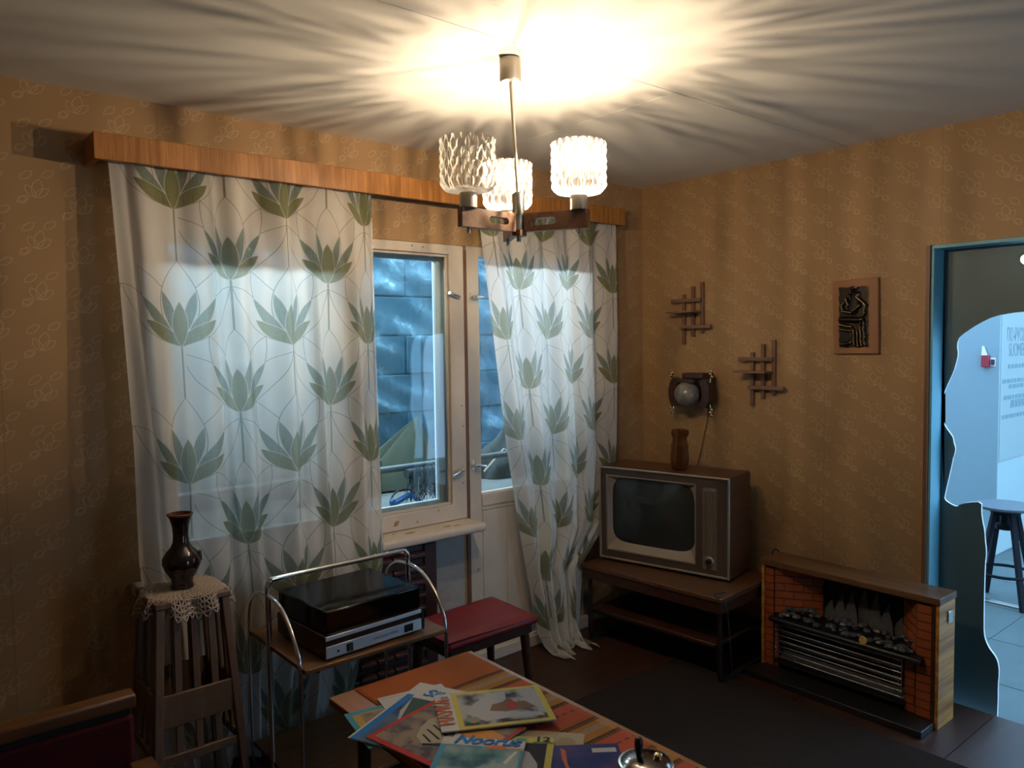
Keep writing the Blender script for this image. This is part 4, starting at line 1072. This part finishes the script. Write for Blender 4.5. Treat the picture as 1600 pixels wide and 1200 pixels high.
text_part('lettering', 'АККОРД 201 СТЕРЕО', BLACKM, fr, RPM @ frame_mtx((-RW+.185, F-.0022, .0265), (1,0,0), (0,0,1)), .0105, .95)
b = MB(); b.holed((-RW+.004, RW-.014, .086, .168), [], 1, F+.003, F+.006)
lid = MB().box(-RW+.004, RW-.012, F+.003, B_-.003, .0865, .168).build('lid', SMOKE, rp, local=True, bevel=.006)
MB().lathe([(.001,.086),(.135,.086),(.138,.092),(.138,.101),(.001,.103)], 40, (-.045,.0,0)).build('platter', RUBBER, rp, local=True, smooth=35)
MB().tube([(.135,.10,.118),(.135,-.03,.116),(.10,-.09,.108)], .005, 8).build('tone_arm', STEEL, rp, local=True, smooth=60)

# ------------------------------------------------------------------ slatted pedestal, doily, vase
PXc, PYc = -2.795, -.40
pd = thing('plant_pedestal', 'slatted pale wooden pedestal holding the lace doily', 'pedestal', (PXc,PYc,0))
MB().box(PXc-.118, PXc+.118, PYc-.118, PYc+.118, .780, .800).build('top_board', BEECH, pd, bevel=.004)
def side(ax, sg):
    def Q(a, z, o=0):       # a: across, flare grows downward
        out = .105+.040*(1-z/.78)**1.3+o
        return (PXc+a*(1+.32*(1-z/.78)), PYc+sg*out, z) if ax == 1 else (PXc+sg*out, PYc+a*(1+.32*(1-z/.78)), z)
    for a in (-.090,-.030,.030,.090) if False else (-.052, 0, .052):
        MB().bar(Q(a,.78), Q(a,.30), .022, .010, (0,1,0) if ax == 1 else (1,0,0)).build('slat', BEECH, pd, bevel=.002)
    MB().bar(Q(-.104,.455,.006), Q(.104,.455,.006), .012, .105).build('cross_board', BEECH, pd, bevel=.003)
    MB().bar(Q(-.104,.30,.006), Q(.104,.30,.006), .012, .030).build('rail', BEECH, pd, bevel=.003)
for ax in (0, 1):
    for sg in (-1, 1): side(ax, sg)
for sx in (-1,1):
    for sy in (-1,1):
        MB().bar((PXc+sx*.102,PYc+sy*.102,.78), (PXc+sx*.150,PYc+sy*.150,0), .026, .026, (0,1,0)).build('leg', BEECH, pd, bevel=.003)
dl = thing('lace_doily', 'cream crocheted lace doily with ruffled edge under the brown vase', 'doily', (PXc,PYc,.800))
NR = 120
def ruf(r, t, ph=0):
    d = max(0, r-.118)      # beyond the board edge the lace drops and ruffles
    sq = .118/max(abs(math.cos(t)), abs(math.sin(t)))
    d = max(0, r-min(sq,.135)); rr = min(r, min(sq,.135))+d*.25
    w = .016*math.sin(9*t+ph)*min(1, d/.03)
    return (PXc+(rr+w)*math.cos(t), PYc+(rr+w)*math.sin(t), .8035-d*.95+.004*math.sin(14*t)*min(1,d/.02))
for j, r in enumerate((.030,.045,.062,.078,.094,.110,.126,.142,.158,.174)):
    MB().tube([ruf(r, 2*math.pi*k/NR) for k in range(NR)], .0031, 5, True).build('crochet_ring', LACE, dl)
for j, (r0, r1, n) in enumerate(((.0,.030,10),(.030,.045,20),(.045,.062,26),(.062,.078,30),(.078,.094,36),(.094,.110,40),(.110,.126,44),(.126,.142,48),(.142,.158,52),(.158,.174,52),(.174,.192,40))):
    m = n*6; b = MB()
    b.tube([ruf(lerp(r0, r1, .5-.5*math.cos(2*math.pi*n*k/m)), 2*math.pi*k/m) for k in range(m)], .0029, 5, True); b.build('crochet_loops', LACE, dl)
MB().lathe([(.001,.8005),(.030,.8005),(.030,.805),(.001,.805)], 24, (PXc,PYc,0)).build('centre', LACE, dl)
vs = thing('brown_vase', 'glossy dark brown ceramic vase with flared rim on the doily', 'vase', (PXc,PYc,.807))
prof = [(.001,0),(.036,0),(.037,.006),(.033,.018),(.036,.032),(.052,.058),(.061,.082),(.060,.100),(.048,.120),(.033,.136),(.026,.152),(.024,.175),(.026,.205),(.034,.232),(.040,.244)]
MB().lathe(prof+[(.036,.244),(.022,.20),(.020,.16),(.001,.15)], 48).build('body', BROWNGLAZE, vs, local=True, smooth=60)
MB().lathe([(.0385,.240),(.0412,.243),(.0412,.247),(.037,.248),(.030,.228),(.024,.200)], 48, (0,0,0), 'z', lambda t,i,z: 0).build('rim', RIMGLAZE, vs, local=True, smooth=60)
fl_ = MB(); a0 = math.radians(-15)
for k in range(9):
    t = k*2*math.pi/9; fl_.sphere((.056*math.cos(a0)+.012*math.cos(t)*-math.sin(a0), .056*math.sin(a0)+.012*math.cos(t)*math.cos(a0), .098+.012*math.sin(t)), .0075, 8, 6)
fl_.build('moulded_flower', BROWNGLAZE, vs, local=True, smooth=180)

# ------------------------------------------------------------------ armchair at the left edge
ac = thing('armchair', 'low maroon upholstered armchair with amber wooden top rail', 'armchair', (-3.36,-1.16,0))
ax0, ax1, ay = -3.68, -3.068, -.905
MB().box(ax0, ax1, ay-.004, ay+.052, .668, .704).build('top_rail', ARMWOOD, ac, bevel=.006)
MB().box(ax0+.01, ax1-.006, ay, ay+.050, .20, .652).build('backrest', MAROON, ac, bevel=.012)
MB().box(ax0+.01, ax1-.012, ay+.010, ay+.040, .650, .670).build('rail_gap', BLACKMATT, ac)
MB().box(ax0+.01, ax1-.006, ay-.50, ay, .29, .40).build('seat', MAROON, ac, bevel=.03)
for x in (ax0-.005, ax1-.03):
    MB().box(x, x+.062, ay-.52, ay-.006, .505, .530).build('armrest', ARMWOOD, ac, bevel=.006)
    for y in (ay-.48, ay-.04): MB().bar((x+.031,y,0), (x+.031,y,.506), .034, .034).build('leg', ARMWOOD, ac, bevel=.003)
    MB().box(x+.015, x+.047, ay-.48, ay-.03, .27, .31).build('side_rail', ARMWOOD, ac)

# ------------------------------------------------------------------ coffee table
TZ = .55
ct = thing('coffee_table', 'orange wooden coffee table covered with magazines', 'table', (-2.286,-1.56,0))
MB().box(-2.552,-2.020,-2.16,-.957, TZ-.024, TZ).build('tabletop', TABLEWOOD, ct, bevel=.003)
for x in (-2.50,-2.085): MB().box(x, x+.02, -2.10, -1.02, TZ-.085, TZ-.024).build('long_apron', DARKWOOD, ct)
for y in (-2.10,-1.04): MB().box(-2.48,-2.085, y, y+.02, TZ-.085, TZ-.024).build('short_apron', DARKWOOD, ct)
for x in (-2.48,-2.09):
    for y in (-2.08,-1.035): MB().tube([(x,y,TZ-.03),(x,y,.0085)], [.022,.013], 12).build('leg', DARKWOOD, ct, smooth=60)
def runner_mat():
    a = Mat('orange_striped_cloth', .9, spec=.1); x, y, z = a.coords('Object')      # origin at the cloth's far edge
    d = 0-y
    n = a.noise(300, 2); big = a.noise(3, 2)
    base = a.mix(big, (.27,.070,.020), (.33,.092,.026))
    P_ = .207; q = (d-.191).fmod(P_)
    on = d.gt(.191)
    def band(lo, hi): return q.gt(lo)*q.lt(hi)*on
    col = a.mix(band(.018,.088), base, (.34,.145,.028)); col = a.mix(band(.035,.060)*.75, col, (.29,.20,.145))
    col = a.mix(band(.105,.190), col, (.37,.072,.040))
    zz = (x/.0105).fmod(1.0); dots = ((zz-.5).abs()+((q.fmod(.022)/.022-.5).abs()))
    col = a.mix(band(.0,.018)*(dots.gt(.34)*.75+.25), col, (.035,.030,.022)); col = a.mix(band(.086,.104)*(dots.gt(.34)*.75+.25), col, (.035,.030,.022))
    th = (x/.03).fmod(1.0)
    col = a.mix(band(.140,.146)*th.lt(.55), col, (.06,.045,.03))
    col = a.mix(n*.25, col, (.22,.077,.028)); a.color(col); a.bump(n, .4, .001); return a.m
def runner(u, v):
    x = lerp(-2.470,-2.040,u); y = lerp(-.960,-2.155,v); return (x, y, TZ+.0016+.0012*math.sin(u*9+v*4)*math.sin(v*11)**2)
rn = MB().grid(runner, 24, 50).build('table_runner', runner_mat(), origin=(-2.255,-.960,TZ), smooth=180, solid=.0012)
tag(rn, 'orange striped woven table runner under the magazines', 'table runner')

def C(name, col, rough=.35): return plain('print_'+name, tuple(c*.72 for c in col), .75, var=.0, spec=.15)
PW, PY_, PR, PB, PO, PK = C('white',(.62,.58,.54)), C('yellow',(.62,.50,.10)), C('red',(.52,.045,.035)), C('blue',(.03,.19,.52)), C('orange',(.70,.17,.06)), C('black',(.03,.025,.03))
PG, PT, PC, PN, PE = C('green',(.16,.36,.20)), C('teal',(.07,.20,.23)), C('cyan',(.08,.30,.42)), C('navy',(.035,.055,.16)), C('ecru',(.50,.40,.27))
def photo(name, c0, c1, c2, sc):
    a = Mat('photo_'+name, .75, spec=.15); n = a.noise(sc, 4); n2 = a.noise(sc*.45, 3)
    c0, c1, c2 = (tuple(k*.75 for k in c) for c in (c0, c1, c2))
    a.color(a.mix(n2.sm(.42,.58), a.mix(n.sm(.4,.6), c0, c1), c2)); return a.m
PH1 = photo('winter_scene', (.055,.048,.052), (.16,.14,.14), (.42,.39,.38), 26)
PH2 = photo('crowd', (.10,.075,.085), (.20,.155,.15), (.30,.22,.15), 30)
PH3 = photo('ship', (.03,.055,.15), (.05,.10,.22), (.10,.16,.24), 14)
PH4 = photo('sea', (.05,.12,.15), (.12,.26,.26), (.30,.38,.36), 16)
PH5 = photo('street', (.22,.16,.10), (.34,.26,.13), (.28,.22,.20), 34)
PH6 = photo('night', (.03,.045,.16), (.09,.065,.20), (.16,.07,.15), 8)
def magazine(label, TL, TR, BL, z, th, parts, texts=(), base=None):
    TL, TR, BL = Vector((*TL,0)), Vector((*TR,0)), Vector((*BL,0)); e1, e2 = TR-TL, BL-TL
    e2 = e2-e1*(e2.dot(e1)/e1.length_squared)       # square it up
    cen = TL+e1/2+e2/2
    t = thing('magazine', label, 'magazine', (cen.x, cen.y, z), 0, 'magazines on the coffee table')
    def Pt(u, v): p = TL+e1*u+e2*v; return (p.x, p.y)
    MB().prism([Pt(0,0),Pt(1,0),Pt(1,1),Pt(0,1)], 2, z, z+th).build('pages', base or PW, t)
    lv = z+th
    for k, (nm, mat, poly) in enumerate(parts):
        lv += .00025
        if len(poly) == 2: (u0,v0),(u1,v1) = poly; poly = [(u0,v0),(u1,v0),(u1,v1),(u0,v1)]
        MB().prism([Pt(*q) for q in poly], 2, lv-.0002, lv).build(nm, mat, t)
    for body, mat, (u, v), du, dv, size, sq, shr in texts:     # du: reading direction in cover units, dv: up
        ex = e1*du[0]+e2*du[1]; ey = e1*dv[0]+e2*dv[1]; p = Pt(u, v)
        text_part('lettering', body, mat, t, frame_mtx((p[0],p[1],lv+.0004), ex, ey), size, sq, 'LEFT', shr, size*.022)
    return t
def circle(u, v, ru, rv, n=14): return [(u+ru*math.cos(2*math.pi*k/n), v+rv*math.sin(2*math.pi*k/n)) for k in range(n)]
T0 = TZ+.0030
magazine('magazine with cyan border and yellowish street picture at the table edge', (-2.574,-1.095), (-2.30,-1.145), (-2.612,-1.305), T0, .003,
    [('border', PC, ((0,0),(1,1))), ('yellow_band', C('ochre',(.50,.34,.10)), ((.06,.10),(1,1))), ('picture', PH5, ((.14,.13),(1,1)))])
magazine('plain white sheet with one corner showing behind the top magazine', (-2.455,-1.075), (-2.255,-1.118), (-2.51,-1.34), T0+.0035, .002, [('faint_line', PE, ((.05,.04),(.9,.05)))])
magazine('magazine with a bold blue stripe, blue title and a ship on its cover', (-2.304,-1.077), (-2.208,-1.283), (-2.634,-1.230), T0+.007, .003,
    [('blue_stripe', PB, ((.03,.22),(.13,1.0))), ('picture', PH3, ((.13,.26),(1,1))), ('ship_hull', C('ship_green',(.055,.10,.085)), [(.50,.80),(.28,.60),(.20,.38),(.18,.28),(.40,.27),(.50,.45)]), ('sail', C('sail',(.50,.46,.42)), [(.36,.70),(.20,.50),(.15,.27),(.22,.40)])],
    [('Siin', PB, (.22,.20), (1,0), (0,-1), .060, 1.0, .25)])
magazine('red bordered magazine with a big pale gloved hand on its cover', (-2.598,-1.266), (-2.313,-1.205), (-2.539,-1.571), T0+.0105, .003,
    [('border', PR, ((0,0),(1,1))), ('picture', PH2, ((.06,.045),(.97,.97))), ('glove', C('glove',(.45,.39,.28)), [(.22,.46),(.28,.34),(.42,.26),(.58,.22),(.68,.26),(.64,.38),(.56,.50),(.46,.58),(.34,.60)]),
     ('finger_gap', PK, [(.27,.50),(.33,.36),(.345,.37),(.29,.51)]), ('finger_gap', PK, [(.35,.53),(.42,.33),(.435,.34),(.37,.54)]), ('finger_gap', PK, [(.44,.54),(.51,.32),(.525,.33),(.46,.55)]),
     ('finger_gap', PK, [(.22,.47),(.30,.60),(.44,.60),(.45,.62),(.29,.62),(.20,.48)]), ('orange_sleeve', C('sleeve',(.62,.27,.07)), [(.46,.70),(.62,.54),(.80,.62),(.74,.97),(.50,.97)]), ('pale_area', PW, [(.38,.66),(.56,.56),(.50,.74),(.42,.80)])])
magazine('plain ecru sheet half hidden under the yellow framed magazine', (-2.30,-1.43), (-2.137,-1.622), (-2.40,-1.50), T0, .002, [('stain', C('stain',(.42,.30,.17)), circle(.82,.45,.10,.25))], base=PE)
magazine('dark blue and purple magazine with a small orange figure', (-2.262,-1.602), (-2.112,-1.716), (-2.43,-1.80), T0+.002, .003,
    [('picture', PH6, ((0,0),(1,1))), ('orange_figure', PO, [(.20,.05),(.26,.10),(.25,.35),(.30,.55),(.24,.50),(.19,.25)]), ('white_title', PW, ((.62,.08),(.95,.16)))])
magazine('magazine with yellow header and the issue number 12', (-2.392,-1.412), (-2.222,-1.595), (-2.52,-1.54), T0+.0055, .003,
    [('header', PY_, ((0,0),(1,1))), ('picture', PK, ((.04,.17),(.93,.97))), ('pale_dome', C('dome',(.42,.40,.40)), [(.30,.97),(.34,.55),(.46,.34),(.60,.30),(.76,.42),(.86,.70),(.88,.97)]), ('green_square', PG, ((.60,.05),(.71,.15))), ('green_rule', PG, ((.78,.13),(1.0,.155))), ('pink_band', PR, ((.52,.155),(.72,.19)))],
    [('12', PK, (.79,.125), (1,0), (0,-1), .034, 1.25, 0)])
magazine('sea green magazine titled Noorus in slanted blue letters', (-2.446,-1.408), (-2.301,-1.570), (-2.660,-1.585), T0+.0150, .003,
    [('blue_border', PC, ((.0,.13),(1,1))), ('picture', PH4, ((.07,.15),(.97,.97))), ('orange_patch', PO, [(.52,.17),(.60,.11),(.76,.11),(.80,.17)]), ('orange_rule', C('rule',(.55,.30,.16)), ((.80,.14),(1.0,.17))), ('badge', PK, circle(.88,.065,.045,.035,6)), ('white_streak', PW, [(.80,.40),(.90,.20),(.94,.20),(.84,.42)])],
    [('Noorus', PB, (.14,.105), (1,0), (0,-1), .058, .95, .3)])
magazine('top magazine with yellow frame, winter picture and orange title', (-2.340,-1.203), (-2.064,-1.353), (-2.439,-1.398), T0+.0200, .004,
    [('yellow_frame', PY_, ((.155,0),(1,1))), ('picture', PH1, ((.205,.07),(.945,.93))), ('snow', C('snow',(.46,.43,.42)), [(.26,.60),(.32,.40),(.50,.12),(.66,.10),(.64,.34),(.50,.52),(.70,.70),(.90,.76),(.92,.86),(.62,.82),(.40,.86),(.30,.74)]),
     ('rider', C('rider',(.22,.12,.07)), [(.46,.60),(.50,.44),(.60,.40),(.66,.30),(.72,.44),(.80,.42),(.88,.62),(.72,.64),(.60,.66)]), ('red_coat', PR, [(.62,.58),(.64,.42),(.70,.40),(.71,.60)]), ('badge_ring', PG, circle(.295,.80,.055,.085)), ('badge_dot', PO, circle(.30,.80,.026,.045)), ('grey_stamp', C('stamp',(.30,.25,.26)), ((.06,.09),(.125,.22)))],
    [('НАУКА', PO, (.125,.86), (0,-1), (-1,0), .058, .78, 0)])
POTM = plain('tarnished_chrome', (.22,.20,.19), .16, 1.0, var=.1)
po = thing('chrome_pot', 'low shiny metal pot with upright black handle at the table edge', 'pot', (-2.148,-1.842,T0))
MB().lathe([(.001,0),(.052,0),(.062,.008),(.064,.018),(.060,.024),(.040,.032),(.012,.036),(.001,.037)], 36).build('body', POTM, po, local=True, smooth=40)
MB().lathe([(.066,.016),(.068,.019),(.066,.022),(.061,.022)], 36, (0,0,0), 'z', lambda t,i,z: 0).build('rim', STEEL, po, local=True, smooth=60)
MB().lathe([(.001,.034),(.006,.034),(.008,.046),(.011,.064),(.010,.078),(.006,.083),(.001,.084)], 18, (-.012,.012,0)).build('handle', BLACKM, po, local=True, smooth=60)
MB().lathe([(.001,.030),(.010,.030),(.010,.042),(.006,.046),(.001,.047)], 14, (.020,-.022,0)).build('finial', GOLD, po, local=True, smooth=40)
